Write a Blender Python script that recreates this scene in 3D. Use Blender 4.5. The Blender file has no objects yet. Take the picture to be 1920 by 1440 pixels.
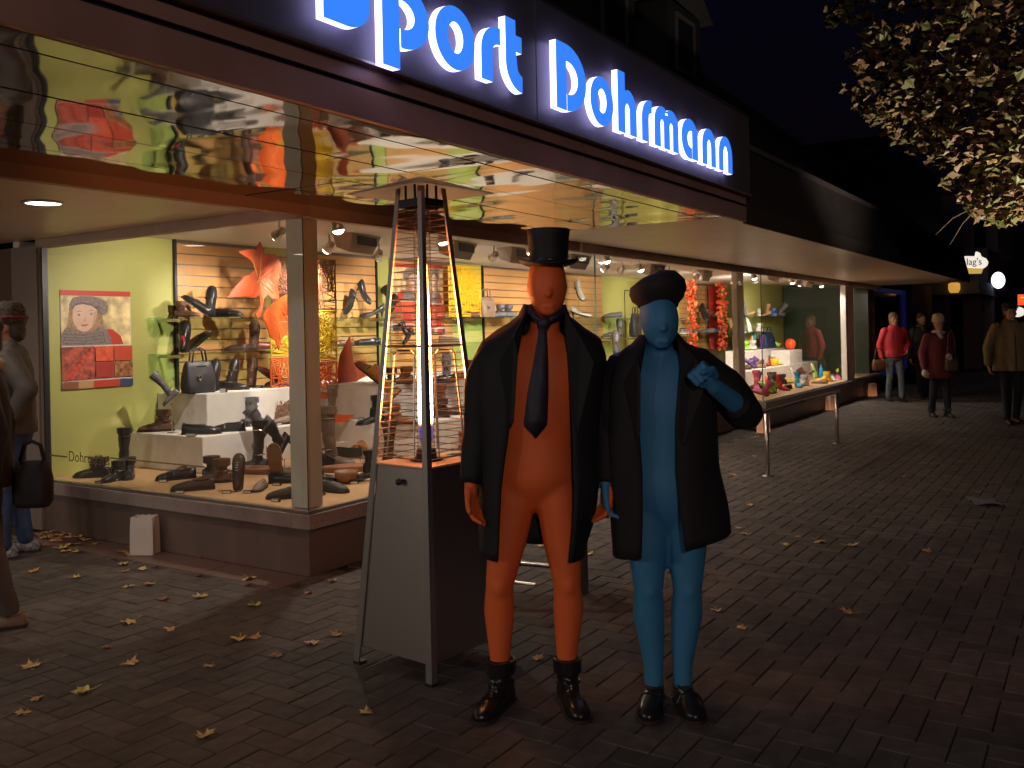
import bpy, bmesh, math, random
from mathutils import Vector, Matrix, Euler, noise
R = math.radians
random.seed(7)
scene = bpy.context.scene
COL = scene.collection

# ------------------------------------------------------------------ camera
CAMP = Vector((-4.13, -4.219, 1.52))
TH = math.atan(1112 / 1720)
FW = Vector((math.cos(TH), math.sin(TH), 0)); RT = Vector((math.sin(TH), -math.cos(TH), 0)); UP = Vector((0, 0, 1))
ROLL = R(1.2)
cam_d = bpy.data.cameras.new('camera')
cam_d.sensor_width = 36; cam_d.lens = 1720 / 1920 * 36; cam_d.shift_y = -100 / 1920
cam_d.clip_start = 0.05; cam_d.clip_end = 600
cam = bpy.data.objects.new('camera', cam_d); COL.objects.link(cam)
cr = RT * math.cos(ROLL) - UP * math.sin(ROLL); cu = RT * math.sin(ROLL) + UP * math.cos(ROLL); cb = -FW
cam.matrix_world = Matrix(((cr.x, cu.x, cb.x, CAMP.x), (cr.y, cu.y, cb.y, CAMP.y), (cr.z, cu.z, cb.z, CAMP.z), (0, 0, 0, 1)))
scene.camera = cam

# ------------------------------------------------------------------ night sky, exposure
world = bpy.data.worlds.new('World'); scene.world = world; world.use_nodes = True
wn = world.node_tree.nodes; wl = world.node_tree.links
sky = wn.new('ShaderNodeTexSky'); sky.sky_type = 'NISHITA'; sky.sun_disc = False
sky.sun_elevation = R(-3.0); sky.sun_rotation = R(200)
tint = wn.new('ShaderNodeMix'); tint.data_type = 'RGBA'; tint.blend_type = 'MULTIPLY'; tint.inputs[0].default_value = 1
wl.new(sky.outputs['Color'], tint.inputs[6]); tint.inputs[7].default_value = (.40, .35, 1.0, 1)
wl.new(tint.outputs[2], wn['Background'].inputs['Color'])
wn['Background'].inputs['Strength'].default_value = 0.05
scene.view_settings.view_transform = 'Standard'; scene.view_settings.look = 'None'
scene.view_settings.gamma = 1; scene.view_settings.use_curve_mapping = False
scene.view_settings.exposure = 0.3
scene.cycles.use_denoising = True
scene.cycles.use_light_tree = True
scene.cycles.max_bounces = 8; scene.cycles.transparent_max_bounces = 24
scene.cycles.sample_clamp_indirect = 4; scene.cycles.caustics_reflective = False; scene.cycles.caustics_refractive = False

def lamp(kind, name, loc, power, color, parent=None, aim=None, size=0.04, angle=100, blend=0.6):
    d = bpy.data.lights.new(name, kind); d.energy = power; d.color = color
    if kind == 'SPOT': d.spot_size = R(angle); d.spot_blend = blend; d.shadow_soft_size = size
    elif kind == 'POINT': d.shadow_soft_size = size
    o = bpy.data.objects.new(name, d); COL.objects.link(o); o.location = loc
    if aim is not None:
        o.rotation_euler = (Vector(aim) - Vector(loc)).to_track_quat('-Z', 'Y').to_euler()
    if parent:
        o.parent = parent; o.matrix_parent_inverse = Matrix.Translation(-Vector(parent.location))
    return o

# ------------------------------------------------------------------ materials
MATS = {}
def mat(name, color=(.5, .5, .5), rough=.6, metal=0, emit=None, estr=1, vary=0, vscale=8, bump=0, bscale=60, spec=.5, rnd=0, coat=0):
    if name in MATS: return MATS[name]
    m = bpy.data.materials.new(name); m.use_nodes = True
    nt = m.node_tree; b = nt.nodes['Principled BSDF']
    c4 = (*color, 1)
    b.inputs['Base Color'].default_value = c4; b.inputs['Roughness'].default_value = rough; b.inputs['Metallic'].default_value = metal
    b.inputs['Specular IOR Level'].default_value = spec
    if coat: b.inputs['Coat Weight'].default_value = coat
    if emit: b.inputs['Emission Color'].default_value = (*emit, 1); b.inputs['Emission Strength'].default_value = estr
    tc = nt.nodes.new('ShaderNodeTexCoord')
    if vary or rnd:
        n = nt.nodes.new('ShaderNodeTexNoise'); n.inputs['Scale'].default_value = vscale; n.inputs['Detail'].default_value = 6
        nt.links.new(tc.outputs['Object'], n.inputs['Vector'])
        mp = nt.nodes.new('ShaderNodeMapRange'); mp.inputs[1].default_value = .3; mp.inputs[2].default_value = .7
        mp.inputs[3].default_value = 1 - vary; mp.inputs[4].default_value = 1 + vary
        nt.links.new(n.outputs['Fac'], mp.inputs[0])
        out = mp.outputs[0]
        if rnd:
            g = nt.nodes.new('ShaderNodeNewGeometry'); oi = nt.nodes.new('ShaderNodeObjectInfo')
            ad = nt.nodes.new('ShaderNodeMath'); ad.operation = 'ADD'
            nt.links.new(g.outputs['Random Per Island'], ad.inputs[0]); nt.links.new(oi.outputs['Random'], ad.inputs[1])
            fr = nt.nodes.new('ShaderNodeMath'); fr.operation = 'FRACT'; nt.links.new(ad.outputs[0], fr.inputs[0])
            m2 = nt.nodes.new('ShaderNodeMapRange'); m2.inputs[3].default_value = 1 - rnd; m2.inputs[4].default_value = 1 + rnd
            nt.links.new(fr.outputs[0], m2.inputs[0])
            mu = nt.nodes.new('ShaderNodeMath'); mu.operation = 'MULTIPLY'
            nt.links.new(out, mu.inputs[0]); nt.links.new(m2.outputs[0], mu.inputs[1]); out = mu.outputs[0]
        vm = nt.nodes.new('ShaderNodeVectorMath'); vm.operation = 'SCALE'; vm.inputs[0].default_value = color
        nt.links.new(out, vm.inputs['Scale']); nt.links.new(vm.outputs[0], b.inputs['Base Color'])
    if bump:
        n2 = nt.nodes.new('ShaderNodeTexNoise'); n2.inputs['Scale'].default_value = bscale; n2.inputs['Detail'].default_value = 4
        nt.links.new(tc.outputs['Object'], n2.inputs['Vector'])
        bp = nt.nodes.new('ShaderNodeBump'); bp.inputs['Strength'].default_value = bump; bp.inputs['Distance'].default_value = .01
        nt.links.new(n2.outputs['Fac'], bp.inputs['Height']); nt.links.new(bp.outputs[0], b.inputs['Normal'])
    MATS[name] = m
    return m

def glass_mat(name, tint=(1, 1, 1), refl=1.0, rough=0.0):
    m = bpy.data.materials.new(name); m.use_nodes = True; nt = m.node_tree
    for n in list(nt.nodes): nt.nodes.remove(n)
    o = nt.nodes.new('ShaderNodeOutputMaterial'); t = nt.nodes.new('ShaderNodeBsdfTransparent'); g = nt.nodes.new('ShaderNodeBsdfGlossy')
    t.inputs['Color'].default_value = (*tint, 1); g.inputs['Roughness'].default_value = rough
    g.inputs['Color'].default_value = (refl, refl, refl, 1)
    f = nt.nodes.new('ShaderNodeFresnel'); f.inputs['IOR'].default_value = 1.5
    mx = nt.nodes.new('ShaderNodeMixShader'); ge = nt.nodes.new('ShaderNodeNewGeometry')
    fb = nt.nodes.new('ShaderNodeMath'); fb.operation = 'SUBTRACT'; fb.inputs[0].default_value = 1; nt.links.new(ge.outputs['Backfacing'], fb.inputs[1])
    fm = nt.nodes.new('ShaderNodeMath'); fm.operation = 'MULTIPLY'; nt.links.new(f.outputs[0], fm.inputs[0]); nt.links.new(fb.outputs[0], fm.inputs[1])
    nt.links.new(fm.outputs[0], mx.inputs[0]); nt.links.new(t.outputs[0], mx.inputs[1]); nt.links.new(g.outputs[0], mx.inputs[2])
    nt.links.new(mx.outputs[0], o.inputs[0]); MATS[name] = m
    return m

# ------------------------------------------------------------------ mesh helpers
class MB:
    def __init__(s): s.v = []; s.f = []
    def add(s, vs, fs):
        o = len(s.v); s.v += [tuple(v) for v in vs]; s.f += [tuple(i + o for i in f) for f in fs]; return s
    def box(s, a, b, M=None):
        x0, y0, z0 = a; x1, y1, z1 = b
        vs = [(x0, y0, z0), (x1, y0, z0), (x1, y1, z0), (x0, y1, z0), (x0, y0, z1), (x1, y0, z1), (x1, y1, z1), (x0, y1, z1)]
        if M is not None: vs = [M @ Vector(v) for v in vs]
        return s.add(vs, [(3, 2, 1, 0), (4, 5, 6, 7), (0, 1, 5, 4), (1, 2, 6, 5), (2, 3, 7, 6), (3, 0, 4, 7)])
    def tube(s, pts, r, n=8, caps=True):
        pts = [Vector(p) for p in pts]; k = len(pts)
        rs = r if isinstance(r, (list, tuple)) else [r] * k
        vs = []; fs = []; ref = None
        for i, p in enumerate(pts):
            t = (pts[min(i + 1, k - 1)] - pts[max(i - 1, 0)])
            t = t.normalized() if t.length > 1e-9 else Vector((0, 0, 1))
            if ref is None:
                ref = Vector((0, 0, 1)) if abs(t.z) < .9 else Vector((1, 0, 0))
            a = t.cross(ref); a = a.normalized() if a.length > 1e-6 else t.orthogonal().normalized()
            b = a.cross(t).normalized(); ref = b
            for j in range(n):
                q = 2 * math.pi * j / n
                vs.append(p + (a * math.cos(q) + b * math.sin(q)) * rs[i])
        for i in range(k - 1):
            for j in range(n):
                fs.append((i * n + j, i * n + (j + 1) % n, (i + 1) * n + (j + 1) % n, (i + 1) * n + j))
        if caps: fs += [tuple(range(n))[::-1], tuple(range((k - 1) * n, k * n))]
        return s.add(vs, fs)
    def loft(s, rings, closed=True, caps=True):
        n = len(rings[0]); vs = [p for r in rings for p in r]; fs = []
        for i in range(len(rings) - 1):
            for j in range(n if closed else n - 1):
                fs.append((i * n + j, i * n + (j + 1) % n, (i + 1) * n + (j + 1) % n, (i + 1) * n + j))
        if caps and closed: fs += [tuple(range(n))[::-1], tuple(range((len(rings) - 1) * n, len(rings) * n))]
        return s.add(vs, fs)
    def lathe(s, prof, c=(0, 0, 0), n=24, sx=1, sy=1):
        return s.loft([[(c[0] + r * sx * math.cos(2 * math.pi * j / n), c[1] + r * sy * math.sin(2 * math.pi * j / n), c[2] + z) for j in range(n)] for r, z in prof])
    def ell(s, c, r, n=14, m=9, M=None):
        rings = []
        for i in range(m + 1):
            a = math.pi * (i / m) ; a = min(max(a, .06), math.pi - .06)
            ring = []
            for j in range(n):
                p = Vector((r[0] * math.sin(a) * math.cos(2 * math.pi * j / n), r[1] * math.sin(a) * math.sin(2 * math.pi * j / n), -r[2] * math.cos(a)))
                if M is not None: p = M @ p
                ring.append(p + Vector(c))
            rings.append(ring)
        return s.loft(rings)
    def cap(s, p0, r0, p1, r1, n=14):
        p0 = Vector(p0); p1 = Vector(p1); d = (p1 - p0); L = d.length; d = d / L if L > 1e-6 else Vector((0, 0, 1))
        pts = []; rs = []
        for a in (80, 50, 22): pts.append(p0 - d * r0 * math.sin(R(a))); rs.append(r0 * math.cos(R(a)))
        k = 4
        for i in range(k + 1): pts.append(p0 + d * L * i / k); rs.append(r0 + (r1 - r0) * i / k)
        for a in (22, 50, 80): pts.append(p1 + d * r1 * math.sin(R(a))); rs.append(r1 * math.cos(R(a)))
        return s.tube(pts, rs, n)
    def prism(s, poly, y0, y1):        # polygon in XZ extruded along Y
        n = len(poly); vs = [(x, y0, z) for x, z in poly] + [(x, y1, z) for x, z in poly]
        fs = [tuple(range(n)), tuple(range(2 * n - 1, n - 1, -1))] + [(j, n + j, n + (j + 1) % n, (j + 1) % n) for j in range(n)]
        return s.add(vs, fs)
    def mesh(s, name):
        me = bpy.data.meshes.new(name); me.from_pydata(s.v, [], s.f); me.validate(); me.update()
        bm = bmesh.new(); bm.from_mesh(me); bmesh.ops.recalc_face_normals(bm, faces=bm.faces); bm.to_mesh(me); bm.free()
        return me
    def build(s, name, m, parent=None, smooth=False, bevel=0):
        me = s.mesh(name); return put(name, me, m, parent, smooth, bevel)

def put(name, me, m, parent=None, smooth=False, bevel=0):
    o = bpy.data.objects.new(name, me); COL.objects.link(o)
    if m is not None and not me.materials: me.materials.append(m)
    if smooth:
        for p in me.polygons: p.use_smooth = True
    if bevel:
        md = o.modifiers.new('bevel', 'BEVEL'); md.width = bevel; md.segments = 2; md.limit_method = 'ANGLE'
    if parent: o.parent = parent
    return o

def tag(o, label=None, cat=None, group=None, kind=None):
    if label: o['label'] = label
    if cat: o['category'] = cat
    if group: o['group'] = group
    if kind: o['kind'] = kind
    return o

def thing(name, label, cat, loc=(0, 0, 0), rz=0, group=None):
    o = bpy.data.objects.new(name, None); COL.objects.link(o); o.empty_display_size = .1
    o.location = loc; o.rotation_euler = (0, 0, rz)
    return tag(o, label, cat, group)

def fuse(mb, voxel=.012, smooth=6):
    me = mb.mesh('fused'); ob = bpy.data.objects.new('fused', me); COL.objects.link(ob)
    md = ob.modifiers.new('r', 'REMESH'); md.mode = 'VOXEL'; md.voxel_size = voxel; md.adaptivity = 0
    if smooth:
        sm = ob.modifiers.new('s', 'SMOOTH'); sm.factor = .5; sm.iterations = smooth
    dg = bpy.context.evaluated_depsgraph_get(); dg.update()
    res = bpy.data.meshes.new_from_object(ob.evaluated_get(dg))
    bpy.data.objects.remove(ob); bpy.data.meshes.remove(me)
    for p in res.polygons: p.use_smooth = True
    return res

def wrinkle(me, amp, freq, seed=0, zmin=-9):
    for v in me.vertices:
        p = v.co
        if p.z < zmin: continue
        k = noise.noise(Vector((p.x * freq + seed, p.y * freq, p.z * freq * .45))) + .5 * noise.noise(Vector((p.x * freq * 2.3, p.y * freq * 2.3 + seed, p.z * freq)))
        v.co = p + v.normal * k * amp
    me.update()

def font_mesh(txt, size, depth=0.0):
    c = bpy.data.curves.new('txt', 'FONT'); c.body = txt; c.size = size; c.extrude = depth; c.align_x = 'LEFT'
    o = bpy.data.objects.new('txt', c); COL.objects.link(o)
    dg = bpy.context.evaluated_depsgraph_get(); dg.update()
    me = bpy.data.meshes.new_from_object(o.evaluated_get(dg))
    bpy.data.objects.remove(o); bpy.data.curves.remove(c)
    return me
# ------------------------------------------------------------------ shared materials
M_paver = mat('paver_concrete', (.098, .078, .067), .62, vary=.3, vscale=14, bump=.5, bscale=220, rnd=.22)
M_joint = mat('joint_sand', (.055, .044, .037), .95, vary=.3)
M_granite = mat('granite_brown', (.16, .115, .10), .35, vary=.45, vscale=160, bump=.03)
M_granite_l = mat('granite_polished', (.30, .245, .225), .22, vary=.4, vscale=170)
M_strip = mat('granite_red_strip', (.17, .105, .088), .5, vary=.4, vscale=120)
M_alu = mat('aluminium', (.62, .58, .54), .32, 1)
M_beam = mat('beam_brown', (.50, .37, .30), .5, vary=.08)
M_copper = mat('fascia_copper_brown', (.42, .235, .18), .45, .1, vary=.15, vscale=3)
M_soffit = mat('soffit_boards', (.84, .745, .67), .32, vary=.05, vscale=3)
M_white = mat('ceiling_white', (.75, .70, .66), .7)
M_green = mat('wall_lime_green', (.46, .46, .135), .55, vary=.05, vscale=2)
M_slat = mat('slat_wood', (.62, .33, .125), .28, vary=.10, vscale=5)
M_groove = mat('slat_groove', (.28, .22, .17), .4, .6)
M_floor = mat('display_floor_wood', (.62, .38, .19), .42, vary=.12, vscale=9)
M_step = mat('step_white', (.74, .70, .65), .8, vary=.05, vscale=12, bump=.25, bscale=350)
M_post = mat('post_cream', (.62, .53, .45), .5)
M_dark = mat('dark_metal', (.03, .028, .03), .4, .3)
M_board = mat('sign_board_navy', (.075, .07, .085), .5, vary=.1)
M_roof = mat('roof_slate', (.03, .026, .028), .75, vary=.3, vscale=6)
M_black = mat('night_black', (.012, .012, .014), .6)
M_glass = glass_mat('window_glass', (.97, .985, .97), 1.0)
M_shelfglass = glass_mat('shelf_glass', (.72, .86, .76), 1.0)

# worn, stained paving: broad blotches over the whole street
nt = M_paver.node_tree; b = nt.nodes['Principled BSDF']; ge = nt.nodes.new('ShaderNodeNewGeometry')
n1 = nt.nodes.new('ShaderNodeTexNoise'); n1.inputs['Scale'].default_value = 1.1; n1.inputs['Detail'].default_value = 7; n1.inputs['Roughness'].default_value = .65
nt.links.new(ge.outputs['Position'], n1.inputs['Vector']); mr = nt.nodes.new('ShaderNodeMapRange'); mr.inputs[1].default_value = .32; mr.inputs[2].default_value = .68; mr.inputs[3].default_value = .62; mr.inputs[4].default_value = 1.28
nt.links.new(n1.outputs['Fac'], mr.inputs[0]); old = b.inputs['Base Color'].links[0].from_socket; vm = nt.nodes.new('ShaderNodeVectorMath'); vm.operation = 'SCALE'
nt.links.new(old, vm.inputs[0]); nt.links.new(mr.outputs[0], vm.inputs['Scale']); nt.links.new(vm.outputs[0], b.inputs['Base Color'])
m3 = nt.nodes.new('ShaderNodeMapRange'); m3.inputs[3].default_value = .66; m3.inputs[4].default_value = .95; nt.links.new(n1.outputs['Fac'], m3.inputs[0]); nt.links.new(m3.outputs[0], b.inputs['Roughness'])
# mirror soffit: polished sheet with slow waves
m = mat('mirror_sheet', (.43, .405, .385), .045, 1)
nt = m.node_tree; b = nt.nodes['Principled BSDF']
tc = nt.nodes['Texture Coordinate']; mp = nt.nodes.new('ShaderNodeMapping'); mp.inputs['Scale'].default_value = (2.7, 1.5, 1)
nz = nt.nodes.new('ShaderNodeTexNoise'); nz.inputs['Scale'].default_value = 1.0; nz.inputs['Detail'].default_value = .5
bp = nt.nodes.new('ShaderNodeBump'); bp.inputs['Strength'].default_value = .3; bp.inputs['Distance'].default_value = .055
nt.links.new(tc.outputs['Object'], mp.inputs[0]); nt.links.new(mp.outputs[0], nz.inputs['Vector'])
nt.links.new(nz.outputs['Fac'], bp.inputs['Height']); nt.links.new(bp.outputs[0], b.inputs['Normal'])
M_mirror = m

# ------------------------------------------------------------------ ground
ground = MB().add([(-150, -150, -.02), (250, -150, -.02), (250, 150, -.02), (-150, 150, -.02)], [(0, 1, 2, 3)]).build('ground', M_joint)
tag(ground, kind='structure')
pavement = bpy.data.objects.new('pavement', None); COL.objects.link(pavement); tag(pavement, kind='structure')
Wp = .113; gap = .0045
def paver_mesh(w, d, name='paver'):
    bv = .0028; mb = MB()
    x0, x1, y0, y1 = -w / 2 + gap / 2, w / 2 - gap / 2, -d / 2 + gap / 2, d / 2 - gap / 2
    vs = [(x0, y0, -.03), (x1, y0, -.03), (x1, y1, -.03), (x0, y1, -.03), (x0, y0, -bv), (x1, y0, -bv), (x1, y1, -bv), (x0, y1, -bv),
          (x0 + bv, y0 + bv, 0), (x1 - bv, y0 + bv, 0), (x1 - bv, y1 - bv, 0), (x0 + bv, y1 - bv, 0)]
    fs = [(8, 9, 10, 11)]
    for a in (0, 4):
        fs += [(a + j, a + (j + 1) % 4, a + 4 + (j + 1) % 4, a + 4 + j) for j in range(4)]
    return mb.add(vs, fs)
PH = paver_mesh(2 * Wp, Wp); PV = paver_mesh(Wp, 2 * Wp)
meH = PH.mesh('paver'); meV = PV.mesh('paver'); meH.materials.append(M_paver); meV.materials.append(M_paver)
cells = []
def inside(x, y):
    if x > 26: return False
    if x > -.17 and y > -.02: return False          # building footprint (with granite strip)
    if y > 3.4: return False
    return True
for i in range(-26, 232):
    for j in range(-74, 32):
        d = (i - j) % 4
        if d == 0: h = True; cx, cy = (i + 1) * Wp, (j + .5) * Wp
        elif d == 3: h = False; cx, cy = (i + .5) * Wp, (j + 1) * Wp
        else: continue
        if inside(cx, cy) and not (cy > 0 and cx > -.28): cells.append((cx, cy, h))
def vis(c):
    p = Vector((c[0], c[1], 0)) - CAMP; dep = p.dot(FW); lat = p.dot(RT)
    return dep > 2.9 and abs(lat / dep) < .57
cells.sort(key=lambda c: (not vis(c), (Vector((c[0], c[1], 0)) - CAMP).length))
rg = random.Random(3)
mbp = MB()
for k, (cx, cy, h) in enumerate(cells):
    z = rg.uniform(-.002, .0012); tx = rg.uniform(-.008, .008); ty = rg.uniform(-.008, .008)
    if k < 300:
        o = bpy.data.objects.new('paver', meH if h else meV); COL.objects.link(o); o.parent = pavement
        o.location = (cx, cy, z); o.rotation_euler = (tx, ty, rg.uniform(-.01, .01))
    else:
        src = PH if h else PV
        if not vis((cx, cy)) and (cx > 14 or rg.random() < 0): continue
        mbp.add([(cx + v[0], cy + v[1], z + v[2] + v[1] * tx - v[0] * ty) for v in src.v], src.f)
o = mbp.build('paver', M_paver, pavement); tag(o, kind='stuff')
strip = MB()
y = -.02
while y < 2.9:
    strip.box((-.28, y + .003, -.03), (-.012, min(y + .72, 2.92), .002)); y += .725
tag(strip.build('granite_strip', M_strip, bevel=.002), kind='structure')

# ------------------------------------------------------------------ the shop building
shop = thing('shop_building', 'single storey corner shoe shop with lit display windows, mirrored canopy and dark roof', 'shop', (0, 0, 0))
ZS = 2.335; YF = -1.84
def bx(name, a, b, m, parent=shop, bevel=0): return MB().box(a, b).build(name, m, parent, bevel=bevel)
# plinth: granite base and projecting polished sill
bx('plinth', (.02, .0, 0), (3.94, .25, .30), M_granite)
bx('plinth', (.0, .0, 0), (.018, 2.93, .30), M_granite)
bx('plinth', (9.13, .0, 0), (17.6, .25, .30), M_granite)
bx('plinth', (3.945, .42, 0), (9.125, .6, .30), M_granite)
for k, (x0, x1) in enumerate(((-.035, 1.9), (1.903, 3.96))): bx('sill', (x0, -.045, .302), (x1, .12, .395), M_granite_l, bevel=.004)
bx('sill', (-.035, .123, .302), (.12, 1.5, .395), M_granite_l, bevel=.004)
bx('sill', (-.035, 1.503, .302), (.12, 2.95, .395), M_granite_l, bevel=.004)
for k in range(4): bx('sill', (9.11 + k * 2.1, -.045, .302), (9.107 + (k + 1) * 2.1, .12, .395), M_granite_l, bevel=.004)
bx('sill', (3.965, .38, .302), (9.105, .6, .395), M_granite_l, bevel=.004)
# aluminium glazing rails
bx('glazing_rail', (-.012, -.012, .397), (3.95, .03, .415), M_alu, bevel=.003)
bx('glazing_rail', (-.012, .032, .397), (.03, 2.93, .415), M_alu, bevel=.003)
bx('glazing_rail', (9.12, -.012, .397), (16.9, .03, .415), M_alu, bevel=.003)
bx('glazing_rail', (3.955, .43, .397), (9.115, .47, .415), M_alu, bevel=.003)
# interior floor, ceiling, back walls
bx('display_floor', (.032, .032, .30), (3.93, 3.2, .41), M_floor)
bx('display_floor', (3.932, .475, .30), (9.3, 3.2, .41), M_floor)
bx('display_floor', (9.302, .032, .30), (17.5, 3.2, .41), M_floor)
bx('shop_ceiling', (.0, .0, 2.42), (17.6, 3.2, 2.47), M_white)
bx('window_head', (.0, .035, 2.27), (.04, 2.93, 2.42), M_beam)
# back wall panels: lime green and slatwall by turns
WY = 2.93
def green(x0, x1, y=WY, z0=.41, z1=2.42): bx('wall_panel', (x0, y, z0), (x1, y + .08, z1), M_green)
slat_me = MB().box((-.5, -.012, .0), (.5, .0, .088)).mesh('slat'); slat_me.materials.append(M_slat)
def slatwall(x0, x1, z0=.80, z1=2.40, y=WY):
    p = bx('slatwall', (x0, y + .002, .41), (x1, y + .08, 2.42), M_groove)
    z = z0; 
    while z + .09 < z1:
        s = bpy.data.objects.new('slat', slat_me); COL.objects.link(s); s.parent = p
        s.location = ((x0 + x1) / 2, y, z); s.scale = (x1 - x0 - .012, 1, 1); z += .1
    return p
bx('wall_panel', (-.0, WY, .41), (1.235, WY + .08, 2.42), M_green)
bx('wall_edge_strip', (1.237, WY - .03, .41), (1.262, WY + .08, 2.42), M_dark)
slatwall(1.264, 2.34); green(2.342, 2.96); slatwall(2.962, 4.0); bx('wall_edge_strip', (4.002, WY - .03, .41), (4.02, WY + .08, 2.42), M_dark)
green(4.022, 4.25); slatwall(4.252, 5.5); green(5.502, 6.18); bx('wall_edge_strip', (6.182, WY - .03, .41), (6.2, WY + .08, 2.42), M_dark)
slatwall(6.202, 9.75); green(9.752, 13.12); slatwall(13.122, 14.75); green(14.752, 18.0)
bx('rear_wall', (-.02, 3.21, 0), (18.5, 3.3, 2.5), M_white)
# third bay: shallow back wall, green then dark glass
bx('wall_panel', (14.25, 2.0, .41), (17.0, 2.06, 2.42), M_green)
bx('side_glass_wall', (17.05, .15, .41), (17.11, 2.06, 2.42), mat('bay_dark_green', (.035, .055, .025), .25))
bx('end_wall', (17.52, .12, 0), (17.6, 3.2, 2.42), M_beam)
# posts
bx('corner_post', (.045, .055, .415), (.185, .20, 2.42), mat('post_grey_green', (.66, .65, .58), .45), bevel=.006)
bx('window_post', (9.44, .46, .415), (9.74, .56, 2.42), M_post, bevel=.02)
bx('window_post', (14.5, .035, .415), (15.15, .14, 2.42), mat('post_pale', (.72, .66, .58), .5), bevel=.006)
bx('window_frame', (-.02, 2.90, .415), (.03, 2.935, 2.27), M_alu)
bx('window_frame', (-.018, 2.885, .415), (.028, 2.898, 2.27), M_dark)
# granite pillar at the end of the left window
bx('granite_pillar', (-.03, 2.952, 0), (.35, 3.32, 2.285), M_granite_l, bevel=.006)
bx('door_reveal', (-.015, 3.325, 0), (.35, 4.2, 2.285), mat('reveal_brown', (.16, .10, .075), .5))
# panes
def pane(a, b): return bx('window_pane', a, b, M_glass)
pane((.0, .0, .415), (3.93, .008, 2.258)); pane((.0, .0105, .415), (.008, 2.884, 2.262))
pane((3.925, .0105, .415), (3.933, .455, 2.26)); pane((3.945, .448, .415), (6.5, .456, 2.26)); pane((6.504, .448, .415), (9.435, .456, 2.26))
pane((9.14, .0, .415), (14.498, .008, 2.258)); pane((15.152, .0, .415), (16.9, .008, 2.258)); pane((9.14, .0105, .415), (9.148, .455, 2.26))
M_edge = mat('glass_edge', (.10, .22, .17), .15)
bx('glass_edge', (-.004, -.004, .415), (.0, .0, 2.258), M_dark); bx('glass_edge', (3.9335, -.001, .415), (3.938, .012, 2.258), M_edge); bx('glass_edge', (9.134, -.001, .415), (9.1395, .012, 2.258), M_edge)
# canopy: beam along the glass line, ceiling of the passage, mirrored strips, striped soffit
bx('beam', (-6.5, -.03, 2.268), (.03, .03, ZS + .05), mat('beam_reddish', (.46, .30, .24), .5))
bx('beam', (.033, -.03, 2.258), (17.6, .034, ZS + .05), M_beam)
for x in (3.45, 3.93, 9.15): pass
bx('beam_block', (3.55, -.07, 2.25), (3.98, -.032, ZS + .02), M_beam, bevel=.012)
bx('beam_block', (9.0, -.07, 2.25), (9.35, -.032, ZS + .02), M_beam, bevel=.012)
bx('window_beam', (-.02, .031, 2.262), (.06, 2.95, 2.33), M_beam)
def boards(x0, x1, y0, y1, z, w, parent):
    mb = MB(); y = y0
    while y < y1 - .01:
        mb.box((x0, y, z), (x1, min(y + w - .006, y1), z + .012)); y += w
    o = mb.build('soffit_board', M_soffit, parent); tag(o, kind='stuff'); return o
soffit = bx('soffit_backing', (-6.5, .032, 2.345), (-.022, 4.2, 2.36), M_dark)
boards(-6.5, -.022, .034, 4.2, 2.33, .062, soffit)
soffit2 = bx('soffit_backing', (2.5, YF + .02, ZS + .022), (17.2, -.032, ZS + .04), M_dark)
boards(2.5, 17.2, YF + .02, -.072, ZS + .006, .062, soffit2)
ys = [-1.838, -1.69, -1.265, -.845, -.425, -.034]
for x0, x1 in ((-6.5, -.505), (-.495, 2.495)):
    for k in range(5):
        bx('mirror_panel', (x0, ys[k] + .006, ZS + rg.uniform(-.001, .001)), (x1, ys[k + 1] - .006, ZS + .01), M_mirror)
bx('soffit_backing', (-6.5, YF + .002, ZS + .011), (2.497, -.033, ZS + .03), M_dark)
# fascia
bx('fascia_board', (-6.5, YF - .03, ZS), (2.93, YF, 2.452), M_copper)
bx('fascia_groove', (-6.5, YF - .012, 2.452), (2.93, YF, 2.472), M_black)
bx('fascia_board', (-6.5, YF - .03, 2.472), (2.93, YF, 2.55), M_copper)
bx('fascia_board', (2.934, YF - .02, ZS - .01), (17.2, YF, 2.47), mat('eave_dark', (.045, .036, .034), .6))
# slate mansard over the right hand canopy, in courses
mans = MB()
for k in range(6):
    z0 = 2.472 + k * .088
    mans.add([(2.95, YF - .015 + k * .02, z0), (17.2, YF - .015 + k * .02, z0), (17.2, YF + .008 + k * .02, z0 + .092), (2.95, YF + .008 + k * .02, z0 + .092)], [(0, 1, 2, 3)])
    mans.add([(2.95, YF - .015 + k * .02, z0), (17.2, YF - .015 + k * .02, z0), (17.2, YF + .02 + k * .02, z0), (2.95, YF + .02 + k * .02, z0)], [(0, 1, 2, 3)])
tag(mans.build('roof_slates', M_roof, shop), kind='stuff')
bx('gutter', (2.95, -1.76, 2.985), (17.2, -1.64, 3.03), mat('gutter_grey', (.07, .06, .065), .5))
MB().add([(-6.5, -1.6, 3.0), (17.2, -1.6, 3.0), (17.2, 4.5, 8.2), (-6.5, 4.5, 8.2)], [(0, 1, 2, 3)]).build('roof', M_roof, shop)
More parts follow.
